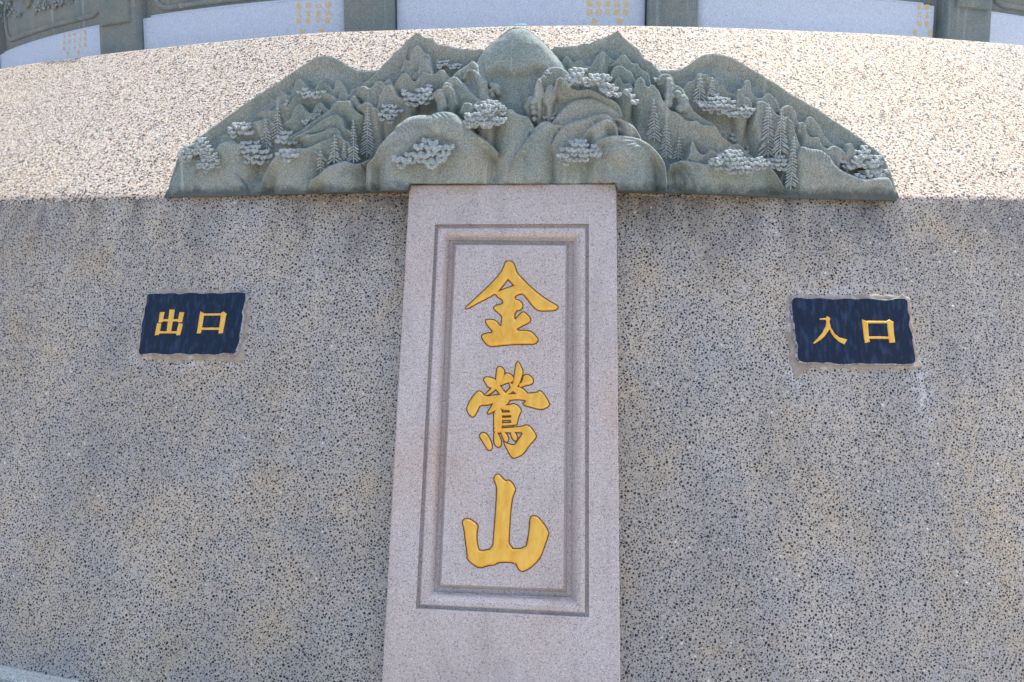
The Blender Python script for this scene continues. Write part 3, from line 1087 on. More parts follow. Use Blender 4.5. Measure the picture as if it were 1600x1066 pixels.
# ---- left mount
layer(ZD([(520, 560), (550, 470), (560, 420), (580, 398), (600, 430), (630, 430), (650, 330), (680, 270), (730, 238), (780, 270), (810, 340), (860, 338), (900, 380),
          (910, 480), (940, 580)]), 0.022, 0.008, 4, 0.0004)
groove(ZD([(625, 250), (600, 340), (590, 400)]), 0.004, 2, 0.02)
layer(ZD([(740, 580), (750, 480), (790, 410), (830, 393), (870, 410), (880, 490), (910, 540), (930, 600)]), 0.030, 0.008, 4, 0.0004)
layer(ZD([(660, 640), (720, 560), (760, 550), (780, 640)]), 0.028, 0.006, 3)
layer(ZD([(430, 750), (500, 650), (540, 588), (600, 588), (650, 640), (665, 690), (720, 690), (770, 600), (820, 568), (880, 600), (950, 600), (1000, 550),
          (1060, 543), (1090, 580), (1130, 640), (1200, 660)]), 0.036, 0.009, 4, 0.0005)
layer(ZD([(280, 760), (310, 710), (340, 680), (380, 648), (410, 700), (440, 770)]), 0.030, 0.007, 4)
layer(ZD([(-40, 840), (0, 770), (60, 740), (110, 780), (160, 768), (200, 700), (260, 688), (310, 712), (330, 800)]), 0.033, 0.008, 4, 0.0005)
layer(ZB([(1380, 640), (1385, 500), (1395, 458), (1450, 450), (1500, 385), (1545, 360), (1600, 400), (1640, 500)]), 0.033, 0.008, 4, 0.0005)
layer(ZD([(215, 1070), (240, 940), (270, 830), (320, 750), (370, 728), (420, 750), (460, 820), (480, 880), (560, 900), (700, 980)]), 0.046, 0.010, 5, 0.0005)
layer(ZD([(-20, 1000), (50, 975), (70, 955), (130, 948), (170, 1000), (230, 1030), (300, 1120)]), 0.050, 0.008, 4, 0.0005)
# boulders between the left mount and the peak
layer(ZD([(1170, 620), (1240, 550), (1330, 500), (1400, 440), (1440, 428), (1490, 490), (1510, 570), (1540, 640)]), 0.056, 0.016, 8, 0.0004)
layer(ZF([(170, 720), (190, 660), (225, 605), (300, 596), (380, 660), (440, 725), (490, 760), (505, 900), (535, 980), (650, 1010), (690, 1060), (700, 1200)]),
      0.070, 0.022, 14, 0.0004)
layer(ZD([(1040, 760), (1060, 720), (1120, 650), (1200, 613), (1270, 680), (1320, 715), (1400, 820), (1500, 918), (1600, 960), (1640, 1040)]), 0.076, 0.014, 9, 0.0004)
layer(ZD([(1040, 780), (1050, 720), (1110, 700), (1160, 730), (1195, 790), (1220, 900)]), 0.081, 0.010, 6, 0.0006)
layer(ZD([(1020, 800), (1060, 745), (1130, 740), (1180, 790), (1210, 860), (1230, 960)]), 0.086, 0.010, 6, 0.0006)
layer(ZD([(990, 800), (1010, 772), (1050, 800), (1080, 860), (1090, 960)]), 0.088, 0.010, 5, 0.0006)
layer(ZD([(930, 850), (960, 800), (1000, 790), (1050, 850), (1080, 900), (1100, 980)]), 0.091, 0.010, 6, 0.0006)
layer(ZD([(1265, 1060), (1290, 985), (1320, 955), (1380, 948), (1425, 980), (1440, 1060)]), 0.098, 0.014, 7, 0.0004)
layer(ZG([(300, 140), (330, 70), (400, 40), (470, 70), (500, 110), (600, 150)]), 0.098, 0.014, 7, 0.0004)
for x, y, r in ((775, 138.5, 9), (767.5, 143.5, 5), (770, 150, 5), (769, 134, 5), (779, 146, 5)):
    ball(x, y, r, 0.046, 0.020)
# centre mass under the peak
layer(ZG([(560, 110), (640, 40), (700, 130), (740, 153), (800, 150), (830, 190), (870, 212), (940, 240), (1000, 238), (1060, 330), (1080, 380)]), 0.096, 0.016, 9, 0.0001, fade=30)

# ---- right mount
layer(ZH([(220, 300), (255, 225), (300, 213), (340, 270), (380, 300), (420, 258), (460, 253), (520, 330), (580, 345)]), 0.020, 0.007, 4, 0.0004)
layer(ZH([(590, 330), (610, 300), (650, 220), (700, 170), (740, 148), (790, 190), (850, 260), (900, 265)]), 0.024, 0.008, 5, 0.0004)
for x in (700, 735, 770, 800):
    groove(ZH([(x, 210 + abs(x - 740) * .6), (x - 10, 300), (x - 25, 380)]), 0.003, 1.2, 0.02)
layer(ZH([(510, 380), (560, 340), (640, 348), (685, 400), (700, 460)]), 0.028, 0.008, 5, 0.0004)
layer(ZH([(840, 320), (930, 240), (1000, 183), (1050, 230), (1090, 290), (1130, 308), (1180, 308), (1200, 370), (1280, 410), (1320, 440), (1345, 560), (1360, 660)]),
      0.030, 0.008, 4, 0.0004)
layer(ZH([(830, 470), (845, 400), (880, 348), (950, 328), (1010, 350), (1040, 390), (1090, 398), (1130, 480), (1175, 560)]), 0.042, 0.010, 6, 0.0005)
layer(ZH([(870, 560), (890, 500), (960, 480), (990, 560), (1040, 560), (1080, 550), (1130, 620), (1150, 700)]), 0.048, 0.009, 5, 0.0005)
layer(ZJ([(230, 340), (255, 290), (300, 275), (330, 268), (390, 288), (430, 345), (440, 420), (490, 418), (550, 470), (580, 520), (615, 610), (640, 670), (700, 760), (960, 920)]),
      0.034, 0.012, 7, 0.0004)
for x, y, rr in ((1044, 127, 6), (1045, 134, 7), (1046, 141, 7.5), (1045, 151, 9), (1043, 162, 9), (1067, 157, 10), (1058, 148, 7), (1070, 168, 9), (1062, 170, 8)):
    ball(x, y, rr, 0.030, 0.014)
layer(ZH([(1120, 640), (1140, 550), (1180, 490), (1220, 473), (1270, 530), (1280, 590), (1320, 600), (1350, 568), (1390, 580), (1450, 660), (1480, 730)]) +
      ZJ([(300, 612), (350, 690), (400, 740), (450, 748), (500, 780), (560, 840), (640, 868), (720, 856), (800, 918), (950, 928), (1000, 1000), (1030, 1060)]) +
      ZK([(900, 280), (1000, 358), (1080, 348), (1130, 400), (1200, 470), (1300, 540), (1400, 600)]), 0.052, 0.010, 5, 0.0005, smooth=0)
# ---- right wing
layer(ZJ([(520, 500), (560, 430), (600, 380), (650, 368), (680, 350), (720, 280), (760, 263), (800, 290), (830, 273), (870, 320), (950, 328), (990, 390),
          (1000, 430), (1040, 403), (1080, 470), (1100, 510), (1170, 518), (1200, 560)]), 0.020, 0.008, 4, 0.0004)
layer(ZJ([(1160, 640), (1190, 480), (1280, 460), (1300, 380), (1350, 343), (1400, 370), (1410, 500), (1450, 570), (1540, 588), (1600, 540), (1680, 700)]),
      0.020, 0.008, 5, 0.0004)
layer(ZJ([(1190, 700), (1215, 500), (1240, 458), (1280, 480), (1310, 560), (1350, 568), (1400, 620), (1420, 740)]), 0.030, 0.008, 4, 0.0004)
layer(ZM([(310, 480), (380, 370), (430, 353), (480, 400), (530, 470), (560, 570)]), 0.024, 0.008, 5, 0.0004)
layer(ZM([(560, 600), (600, 530), (670, 503), (720, 540), (760, 600), (770, 680), (800, 740), (820, 800)]), 0.028, 0.008, 5, 0.0004)
layer(ZM([(215, 740), (240, 600), (260, 520), (290, 458), (350, 458), (400, 480), (450, 530), (510, 620), (560, 640), (620, 760)]), 0.036, 0.010, 5, 0.0003)
layer(ZM([(860, 760), (880, 720), (910, 660), (950, 648), (1000, 690), (1060, 800), (1100, 880), (1220, 1000), (1300, 1040)]) + ZL([(860, 338), (890, 398), (950, 430)]),
      0.022, 0.008, 5, 0.0004)
layer(ZM([(780, 820), (800, 730), (850, 713), (880, 740), (890, 840), (940, 908), (1000, 908), (1060, 918), (1080, 1000)]) + ZL([(640, 330), (700, 400)]), 0.034, 0.009, 5, 0.0004)
layer(ZL([(590, 260), (600, 290), (690, 348), (740, 290), (860, 340), (890, 400), (930, 440)]), 0.034, 0.008, 4, 0.0004)
layer(ZL([(905, 430), (910, 390), (930, 290), (970, 253), (1010, 310), (1030, 400)]), 0.034, 0.008, 4, 0.0004)
layer(ZM([(590, 760), (600, 680), (650, 643), (700, 690), (740, 740), (760, 870), (800, 980), (830, 1050), (850, 1150)]), 0.046, 0.010, 6, 0.0004)
for i in range(5):
    groove(ZM([(640, 690 + i * 42), (690, 700 + i * 42), (735, 740 + i * 44)]), 0.003, 1.3, 0.04)
layer(ZL([(300, 420), (325, 320), (380, 297), (470, 328), (600, 338), (700, 400), (750, 460), (790, 530), (850, 590), (1000, 660), (1150, 720), (1350, 690), (1480, 690), (1570, 990)]),
      0.056, 0.018, 9, 0.0003)
for i in range(9):
    x0 = 400 + i * 38
    groove(ZL([(x0, 330 + i * 6), (x0 + 26, 380 + i * 8), (x0 + 20, 440 + i * 10)]), 0.0028, 1.2, 0.05)
groove(ZL([(200, 640), (190, 760), (205, 890)]), 0.010, 2.2, 0.05)
layer(ZK([(410, 580), (460, 480), (480, 350), (500, 308), (530, 340), (560, 430), (620, 490), (680, 480), (740, 413), (800, 460), (850, 470), (950, 400), (1000, 370), (1120, 480)]),
      0.062, 0.009, 5, 0.0005)
layer(ZK([(200, 640), (240, 600), (300, 580), (380, 550), (450, 553), (550, 580), (670, 608), (720, 600), (900, 560), (1100, 580), (1430, 560), (1500, 640), (1580, 730), (1640, 840), (1700, 930)]),
      0.076, 0.020, 11, 0.0003)
for g in ([(250, 615), (350, 700), (420, 800), (440, 890)], [(310, 590), (420, 665), (500, 790), (545, 890)], [(470, 560), (530, 615), (580, 660)], [(400, 560), (480, 600), (540, 660)]):
    groove(ZK(g), 0.006, 2.0, 0.07)

# ---- centre front
layer(ZF([(1050, 980), (1075, 900), (1090, 780), (1130, 728), (1170, 720), (1200, 650), (1280, 592), (1400, 588), (1480, 640), (1560, 720), (1640, 800)]), 0.068, 0.012, 7, 0.0003)
layer(ZF([(940, 1080), (1000, 968), (1040, 948), (1075, 970), (1100, 1060)]), 0.074, 0.012, 7, 0.0003)
layer(ZF([(1060, 1000), (1090, 800), (1120, 740), (1160, 740), (1200, 850), (1210, 960)]), 0.078, 0.012, 8, 0.0003)
layer(ZF([(1190, 1000), (1210, 880), (1250, 820), (1300, 805), (1335, 840), (1350, 960)]), 0.080, 0.012, 7, 0.0003)
layer(ZH([(120, 640), (135, 560), (150, 500), (200, 468), (250, 490), (280, 560), (400, 640), (600, 610), (720, 690), (900, 780), (970, 850), (990, 960)]), 0.092, 0.014, 8, 0.0010, 0.045)
for x, y, rr in ((834, 160, 6), (834, 176, 5), (834.5, 186.5, 4.5), (833, 168, 5)):
    ball(x, y, rr, 0.080, 0.014)
layer(ZH([(100, 1040), (160, 960), (230, 870), (350, 770), (480, 738), (620, 733), (720, 780), (850, 840), (930, 900), (970, 980)]), 0.088, 0.014, 9, 0.0003)
layer(ZI([(900, 240), (840, 108), (960, 108), (1060, 150), (1140, 200), (1190, 280), (1230, 360)]), 0.104, 0.020, 10, 0.0003)
layer(ZI([(90, 440), (130, 350), (180, 260), (280, 180), (400, 128), (500, 123), (560, 90), (640, 60), (720, 43), (800, 60), (860, 100), (900, 180)]), 0.100, 0.016, 9, 0.0003)
layer(ZI([(450, 420), (480, 340), (540, 250), (640, 170), (740, 123), (820, 118), (880, 160), (925, 230), (940, 300)]), 0.112, 0.018, 10, 0.0003)
for x, y in ((925, 189), (929, 186), (934, 184), (938, 182), (926, 193)):
    ball(x, y, 3.2, 0.094, 0.010)
layer(ZG([(1040, 420), (1080, 390), (1130, 340), (1190, 306), (1260, 310), (1330, 350), (1380, 400)]), 0.098, 0.014, 8, 0.0003)
layer(ZG([(700, 700), (800, 600), (900, 500), (950, 400), (1000, 378), (1070, 380), (1100, 420)]), 0.092, 0.016, 9, 0.0002)
layer(ZG([(760, 900), (860, 680), (980, 520), (1050, 450), (1130, 390), (1220, 348), (1330, 342), (1430, 352), (1500, 400)]), 0.106, 0.020, 12, 0.0003)
layer(ZI([(540, 520), (620, 420), (700, 360), (800, 320), (950, 307), (1100, 328), (1230, 358), (1350, 430), (1450, 530), (1530, 640), (1560, 750), (1567, 900), (1566, 1060)]),
      0.128, 0.034, 20, 0.0002)
for g in ([(830, 470), (900, 440), (1050, 425), (1180, 432), (1300, 520), (1380, 620), (1450, 720), (1500, 880)], [(960, 380), (1100, 385), (1180, 420), (1290, 490)]):
    groove(ZI(g), 0.005, 2.2, 0.11)
for i, (x, y) in enumerate([(1080, 430), (1160, 450), (1220, 490), (1270, 540), (1310, 590), (1350, 640), (1380, 700), (1410, 760), (1440, 820)]):
    groove(ZI([(x, y), (x - 60, y + 22), (x - 130, y + 24)]), 0.0028, 1.1, 0.115)
bump_add(ZI([(780, 640), (900, 640), (1020, 760), (1080, 860), (900, 900), (780, 760)]), -0.008, 8, True, 0.11)
# big smooth dome, left of centre
layer(ZE([(54, 1030), (58, 860), (60, 720), (80, 660), (150, 600), (200, 480), (260, 400), (330, 320), (410, 260), (440, 190), (500, 150), (600, 75), (750, 52), (870, 60), (950, 20), (1080, 8),
          (1180, 30), (1250, 90), (1330, 160), (1420, 260), (1520, 340), (1620, 400), (1720, 520)]), 0.124, 0.034, 18, 0.0002)
bump_add(ZE([(420, 700), (560, 560), (700, 480), (750, 380), (850, 320), (980, 305), (1100, 350), (1220, 450), (1330, 600), (1400, 800), (1420, 1000), (420, 1000)]), -0.008, 7, True, 0.12)
for x, y, L_ in [(430 + i * 52, 255 - min(i, 4) * 18 + max(i - 5, 0) * 10, 1) for i in range(9)]:
    groove(ZE([(x, y), (x + 40, y + 25), (x + 62, y + 62)]), 0.0035, 1.2, 0.12)
for x, y in [(210, 500), (260, 480), (310, 470), (360, 440), (410, 430), (470, 400), (520, 400)]:
    groove(ZE([(x, y), (x + 45, y + 12), (x + 66, y + 40)]), 0.003, 1.2, 0.12)
for x, y in [(850, 40), (940, 60), (1000, 55), (1060, 50)]:
    groove(ZE([(x, y), (x + 40, y + 25), (x + 70, y + 62)]), 0.003, 1.3, 0.12)

# bottom skirt so that every face meets the rim
vb = np.clip((H_RIM + 0.095 - RV_) / 0.10, 0, 1)
cen = smooth = np.clip((np.abs(RU_ - (-0.0)) - 0.40) / 0.12, 0, 1)
sk = np.where(SIL > 0, 0.004 + 0.026 * np.clip(SIL / 0.13, 0, 1) + 0.075 * (1 - cen), -9)
RH = np.where(vb > 0, np.maximum(RH, sk * 1.0 - (1 - vb) ** 2 * 0.13), RH)


def vnoise(shape, cell, seed):
    r = np.random.default_rng(seed)
    ny, nx = shape
    g = r.random((ny // cell + 3, nx // cell + 3))
    y, x = np.arange(ny) / cell, np.arange(nx) / cell
    y0, x0 = y.astype(int), x.astype(int)
    fy, fx = (y - y0)[:, None], (x - x0)[None]
    fy, fx = fy * fy * (3 - 2 * fy), fx * fx * (3 - 2 * fx)
    a_ = g[y0][:, x0]; b_ = g[y0][:, x0 + 1]; c_ = g[y0 + 1][:, x0]; d_ = g[y0 + 1][:, x0 + 1]
    return (a_ * (1 - fx) + b_ * fx) * (1 - fy) + (c_ * (1 - fx) + d_ * fx) * fy - 0.5


def blur(A, mask, n):
    A = np.where(mask, A, 0.0)
    W = mask.astype(float)
    for _ in range(n):
        for ax in (0, 1):
            A = (np.roll(A, 1, ax) + 2 * A + np.roll(A, -1, ax)) / 4
            W = (np.roll(W, 1, ax) + 2 * W + np.roll(W, -1, ax)) / 4
    return A / np.maximum(W, 1e-6)


valid = RH > -5
base_h = np.where(valid, RH, 0.0)
RH = np.where(valid, 0.3 * blur(base_h, valid, 1) + 0.7 * base_h, blur(base_h, valid, 4))
# chiselled creases: ridged noise, stronger away from the big smooth masses
_rg = 1 - np.abs(vnoise(RH.shape, 26, 21)) * 4
_rg2 = 1 - np.abs(vnoise(RH.shape, 12, 22)) * 4
_w = 0.8 * np.clip(vnoise(RH.shape, 60, 23) * 2 + 0.6, 0, 1)
RH += (np.clip(_rg, 0, 1) ** 2 * -0.0045 + np.clip(_rg2, 0, 1) ** 2 * -0.0022) * _w
RH += vnoise(RH.shape, 18, 3) * 0.0045 + vnoise(RH.shape, 8, 4) * 0.0022
# herringbone firs are carved into the same field further down; keep a sampler
def h_at(u, v):
    i = int(round((u - U0) / STEP)); j = int(round((v - ZR0) / STEP))
    i = min(max(i, 0), RH.shape[1] - 1); j = min(max(j, 0), RH.shape[0] - 1)
    return float(RH[j, i])


# lower edge of the blocks: a little below the rim, following the traced bottom
BOT = [(250, 308), (258, 307.5), (330, 306), (420, 304), (500, 302), (567, 301), (568, 298.5), (639, 297.5), (640.5, 286.8), (800, 286.2), (962.5, 285.6), (964, 297.5),
       (1043, 300.5), (1045, 301), (1130, 304), (1235, 309), (1300, 311), (1403, 313.5)]
_b = [rel_uv(x, y, 0.12 if 568 <= x <= 1044 else 0.06) for x, y in BOT]
vbot = np.interp(RU_, [p[0] for p in _b], [p[1] for p in _b])
sil = np.minimum(SIL, RV_ - vbot)
gy, gx = np.gradient(sil, STEP)
mx = np.maximum.reduce([sil[:-1, :-1], sil[:-1, 1:], sil[1:, 1:], sil[1:, :-1]])
keep = mx > 0
out = sil < 0
nrm = np.maximum(np.hypot(gx, gy), 0.3)
SU = np.where(out, RU_ - np.clip(sil, -STEP * 1.5, 0) * gx / nrm, RU_)
SV = np.where(out, RV_ - np.clip(sil, -STEP * 1.5, 0) * gy / nrm, RV_)
BACK = -0.13


def rel_world(U, V, H):
    th = U / R_REL
    r = R_REL + H
    return np.stack([r * np.sin(th), -r * np.cos(th), V], -1)


def rel_pt(u, v, h):
    return rel_world(np.array([u]), np.array([v]), np.array([h]))[0]


def block(cells, label):
    """closed stone block: carved front, side walls along every open edge, flat back"""
    ny, nx = RU_.shape
    idx = np.arange(ny * nx).reshape(ny, nx)
    q = np.stack([idx[:-1, :-1], idx[:-1, 1:], idx[1:, 1:], idx[1:, :-1]], -1)[cells]
    ed = np.concatenate([q[:, [0, 1]], q[:, [1, 2]], q[:, [2, 3]], q[:, [3, 0]]])
    key = np.sort(ed, 1)
    k1 = key[:, 0].astype(np.int64) * (ny * nx) + key[:, 1]
    uniq, first, cnt = np.unique(k1, return_index=True, return_counts=True)
    be = ed[first[cnt == 1]]
    used = np.unique(q)
    mp = np.full(ny * nx, -1)
    mp[used] = np.arange(len(used))
    uf, vf, hf = SU.ravel()[used], SV.ravel()[used], RH.ravel()[used]
    P = rel_world(uf, vf, hf)
    bv = np.unique(be)
    mb = np.full(ny * nx, -1)
    mb[bv] = len(used) + np.arange(len(bv))
    Pb = rel_world(SU.ravel()[bv], SV.ravel()[bv], np.full(len(bv), BACK))
    side = np.stack([mp[be[:, 0]], mb[be[:, 0]], mb[be[:, 1]], mp[be[:, 1]]], -1)
    # back sheet (coarse): reuse the front topology shrunk to the back plane
    off = len(used) + len(bv)
    Pk = rel_world(uf, vf, np.full(len(used), BACK))
    backq = mp[q][:, ::-1] + off
    o = mesh_np('stone_block', np.concatenate([P, Pb, Pk]), np.concatenate([mp[q], side, backq]), MAT_GREEN, relief, True)
    o.data.set_sharp_from_angle(angle=math.radians(62))
    if label:
        o['label'] = label
    return o


uc = (RU_[:-1, :-1] + RU_[1:, 1:]) / 2
vc = (RV_[:-1, :-1] + RV_[1:, 1:]) / 2
uJ1 = rel_uv(567.5, 280, 0.09)[0]
uJ2 = rel_uv(1045.5, 280, 0.09)[0]
vJ = rel_uv(568, 252, 0.09)[1]
low = vc < vJ
gap = ((np.abs(uc - uJ1) < 0.0018) | (np.abs(uc - uJ2) < 0.0018)) & low
lft, rgt = uc < uJ1, uc > uJ2
blk_l = block(keep & lft & ~gap, 'left block of the carving with stepped peaks')
blk_c = block(keep & ~lft & ~rgt & ~gap, 'thick middle block with the smooth domed peak')
blk_r = block(keep & rgt & ~gap, 'right block of the carving with tall firs')


def block_at(x):
    return blk_l if x < 567.5 else (blk_c if x < 1045.5 else blk_r)


# ---- carved pines: fans of rounded needles massed into crowns
def lobe(V, Fc, root, tip, w, nrm_, seg=4):
    """one rounded needle lobe from root to tip, flattened along nrm_"""
    ax = tip - root
    L_ = np.linalg.norm(ax)
    ax = ax / L_
    sd = np.cross(ax, nrm_)
    sd /= max(np.linalg.norm(sd), 1e-6)
    nn = np.cross(sd, ax)
    prof = ((0.0, 0.45), (0.35, 0.85), (0.72, 1.0), (0.93, 0.62))
    b = len(V)
    for t, rr in prof:
        for k in range(6):
            an = 2 * math.pi * k / 6
            V.append(root + ax * L_ * t + sd * (w * rr * math.cos(an)) + nn * (w * 0.72 * rr * math.sin(an)))
    V.append(root + ax * L_)
    for i in range(len(prof) - 1):
        for k in range(6):
            k2 = (k + 1) % 6
            Fc.append((b + i * 6 + k, b + i * 6 + k2, b + (i + 1) * 6 + k2, b + (i + 1) * 6 + k))
    for k in range(6):
        Fc.append((b + 18 + k, b + 18 + (k + 1) % 6, b + 24))


def pine(poly, hbase=None, out=0.045, size=13.0, row=8.5, lobes=5, spread=1.15, jit=0.25, fill=1.0):
    r = random.Random(int(poly[0][0] * 13 + poly[0][1]))
    P = np.array(poly)
    cx_, cy_ = P.mean(0)
    x0, x1, y0, y1 = P[:, 0].min(), P[:, 0].max(), P[:, 1].min(), P[:, 1].max()
    u, v = rel_uv(cx_, cy_, 0.06)
    hs = [h_at(*rel_uv(x, y, 0.06)) for x, y in poly]
    hb = (np.median(hs) if hbase is None else hbase)
    out = out * 1.4
    V, Fc = [], []
    y = y0 + row * 0.4
    k = 0
    pin = lambda x, y_: inside(np.array([x]), np.array([y_]), poly)[0]
    W_ = size * 0.72
    while y < y1:
        x = x0 + (0.5 if k % 2 else 0.0) * W_ + r.uniform(0, 2)
        while x < x1:
            xx, yy_ = x + r.uniform(-jit, jit) * W_, y + r.uniform(-jit, jit) * row
            if pin(xx, yy_) and r.random() < fill:
                # crown leans out most in its middle and lower rows
                q = np.clip(sdf(np.array([xx]), np.array([yy_]), poly)[0] / (0.35 * min(x1 - x0, y1 - y0) + 1e-6), 0, 1)
                hh = hb + out * (0.50 + 0.5 * math.sqrt(q)) + out * 0.20 * (yy_ - cy_) / max(y1 - y0, 1) + r.uniform(-.1, .1) * out
                uu, vv = rel_uv(xx, yy_ - size * 0.30, hh)
                a_ = r.uniform(-0.3, 0.3)
                root = rel_pt(uu, vv, hh - 0.006)
                th = uu / R_REL
                n_ = np.array([math.sin(th), -math.cos(th), 0.0])
                t_ = np.array([math.cos(th), math.sin(th), 0.0])
                z_ = np.array([0, 0, 1.0])
                sz = size * PXM * r.uniform(.85, 1.15)
                for i in range(lobes):
                    f = (i - (lobes - 1) / 2) / max((lobes - 1) / 2, 1)
                    an = a_ + f * spread
                    dirv = t_ * math.sin(an) - z_ * math.cos(an) * 0.72 + n_ * 0.62
                    dirv /= np.linalg.norm(dirv)
                    tip = root + dirv * sz * (0.68 - 0.08 * abs(f)) 
                    lobe(V, Fc, root, tip, sz * 0.24, n_ * 0.8 + z_ * 0.6)
            x += W_
        y += row
        k += 1
    # dark core branch mass tying the tufts to the stone
    core = [(cx_ + (x - cx_) * .74, cy_ + (y_ - cy_) * .58 - 1.0) for x, y_ in poly]
    cp = [rel_pt(*rel_uv(x, y_, hb + out * .3), hb + out * .36) for x, y_ in core]
    cq = [rel_pt(*rel_uv(x, y_, hb), hb - 0.012) for x, y_ in core]
    b = len(V)
    n = len(core)
    V += cp + cq
    Fc.append(tuple(range(b, b + n)))
    for i in range(n):
        j = (i + 1) % n
        Fc.append((b + i, b + j, b + n + j, b + n + i))
    o = mesh_from('pine_tree', V, Fc, MAT_LEAF_LIT, block_at(cx_), True)
    return o


PINES = [
    (ZA([(200, 540), (270, 430), (400, 370), (480, 290), (600, 310), (650, 370), (660, 440), (740, 510), (735, 600), (730, 690), (540, 730), (430, 660), (430, 620),
         (500, 610), (520, 560), (520, 510), (460, 500), (400, 560), (290, 590)]), dict(out=.030, size=10, row=5.6, lobes=4)),
    (ZA([(860, 180), (900, 120), (1050, 95), (1130, 130), (1160, 200), (1160, 280), (1060, 280), (980, 265), (890, 300), (860, 260)]), dict(out=.034, size=12, row=7)),
    (ZA([(810, 350), (860, 330), (1000, 390), (1050, 330), (1100, 330), (1280, 370), (1300, 430), (1390, 470), (1390, 510), (1370, 580), (1280, 640), (1200, 650), (1100, 640),
         (1060, 590), (1000, 520), (920, 450)]), dict(out=.040, size=13, row=7.5)),
    (ZC([(20, 310), (130, 290), (170, 210), (250, 210), (320, 250), (370, 280), (340, 300), (350, 360), (240, 395), (170, 390), (100, 380), (30, 370)]), dict(out=.038, size=13, row=7.5)),
    (ZC([(75, 520), (150, 440), (190, 430), (330, 440), (380, 500), (370, 550), (240, 590), (120, 575)]), dict(out=.034, size=13, row=8)),
    (ZB([(500, 540), (610, 460), (720, 520), (800, 490), (885, 545), (820, 580), (740, 595), (690, 580), (620, 620), (580, 570)]), dict(out=.014, size=10, row=6)),
    (ZB([(560, 900), (650, 800), (760, 740), (840, 760), (700, 860), (580, 950)]), dict(out=.010, size=8, row=5)),
    (ZB([(350, 650), (400, 610), (440, 620), (420, 660), (370, 680)]), dict(out=.008, size=7, row=5)),
    (ZD([(960, 520), (1010, 460), (1120, 440), (1150, 470), (1280, 480), (1290, 510), (1200, 590), (1150, 550), (1130, 510), (1050, 530), (970, 550)]), dict(out=.026, size=8, row=5)),
    (ZD([(510, 870), (570, 820), (620, 810), (720, 860), (740, 800), (840, 740), (920, 770), (950, 800), (940, 870), (970, 900), (950, 970), (880, 1010), (780, 1040), (620, 1010), (560, 920)]),
     dict(out=.040, size=12, row=7)),
    (ZE([(215, 100), (260, 60), (310, 0), (330, -30), (450, -40), (530, 0), (545, 50), (490, 80), (430, 140), (400, 215), (330, 190), (280, 160)]), dict(out=.034, size=10, row=6.5)),
    (ZE([(455, 670), (520, 605), (620, 590), (710, 510), (770, 450), (860, 415), (980, 410), (1050, 490), (1130, 460), (1220, 550), (1190, 600), (1090, 620), (1080, 690), (1010, 740),
         (930, 770), (890, 730), (760, 700), (690, 690), (620, 730), (520, 745)]), dict(out=.030, size=16, row=9.5, lobes=6, spread=1.6)),
    (ZG([(190, 340), (240, 200), (340, 200), (360, 110), (440, 70), (590, 65), (660, 110), (720, 190), (720, 270), (750, 340), (740, 380), (620, 400), (470, 410), (380, 400), (260, 400)]),
     dict(out=.050, size=11, row=6.5, fill=.93)),
    (ZH([(270, 530), (290, 440), (400, 390), (500, 390), (550, 480), (640, 450), (830, 420), (830, 540), (900, 590), (960, 690), (910, 740), (830, 730), (700, 690), (720, 590), (560, 590),
         (440, 600), (380, 580), (340, 640), (280, 610)]), dict(out=.052, size=13, row=7.5, hbase=.112)),
    (ZH([(930, 610), (1010, 590), (1090, 680), (1110, 750), (1180, 800), (1160, 860), (1090, 850), (1060, 760), (980, 700)]), dict(out=.040, size=13, row=8, hbase=.10)),
    (ZI([(80, 580), (100, 540), (230, 540), (240, 460), (320, 410), (480, 390), (600, 440), (660, 470), (640, 540), (690, 580), (680, 610), (620, 660), (500, 690), (390, 690), (290, 730),
         (190, 740), (170, 690), (230, 640), (130, 620)]), dict(out=.048, size=12, row=7.5, fill=.9)),
    (ZJ([(680, 640), (720, 620), (850, 640), (850, 570), (950, 540), (1030, 580), (1150, 610), (1220, 640), (1200, 740), (1290, 690), (1410, 690), (1440, 750), (1400, 800), (1280, 840),
         (1130, 870), (1050, 800), (900, 780), (780, 730)]), dict(out=.048, size=9.5, row=5.6)),
    (ZK([(680, 530), (820, 510), (900, 450), (1030, 440), (1080, 480), (1140, 480), (1150, 560), (1240, 560), (1350, 540), (1440, 600), (1400, 680), (1240, 730), (1150, 770), (1060, 770),
         (960, 730), (870, 690), (760, 710), (720, 620)]), dict(out=.040, size=11, row=6.5)),
    (ZL([(-100, 560), (-90, 500), (0, 425), (80, 420), (160, 470), (175, 540), (130, 620), (40, 655), (-60, 600)]), dict(out=.040, size=11, row=6.5)),
    (ZL([(800, 510), (900, 460), (940, 350), (1000, 350), (1070, 310), (1170, 310), (1220, 380), (1210, 430), (1290, 425), (1400, 440), (1400, 490), (1320, 540), (1380, 580), (1470, 630),
         (1460, 670), (1340, 700), (1280, 750), (1180, 790), (1110, 760), (980, 710), (1000, 680), (1100, 660), (1190, 625), (1060, 605), (920, 640)]), dict(out=.050, size=13.5, row=7.5)),
    (ZF([(1170, 740), (1200, 680), (1280, 630), (1300, 660), (1290, 700), (1200, 750)]), dict(out=.010, size=7, row=4.5)),
    (ZJ([(140, 330), (200, 330), (290, 430), (260, 475), (190, 400)]), dict(out=.022, size=8, row=5)),
    (ZK([(930, 290), (990, 230), (1100, 290), (1080, 350), (1000, 360)]), dict(out=.008, size=9, row=7)),
    (ZK([(1140, 430), (1190, 375), (1230, 420), (1210, 470), (1170, 470)]), dict(out=.008, size=9, row=7)),
    (ZG([(1170, 290), (1250, 230), (1340, 220), (1320, 300), (1250, 310)]), dict(out=.008, size=8, row=5)),
]
for poly, kw in PINES:
    pine(poly, **kw)

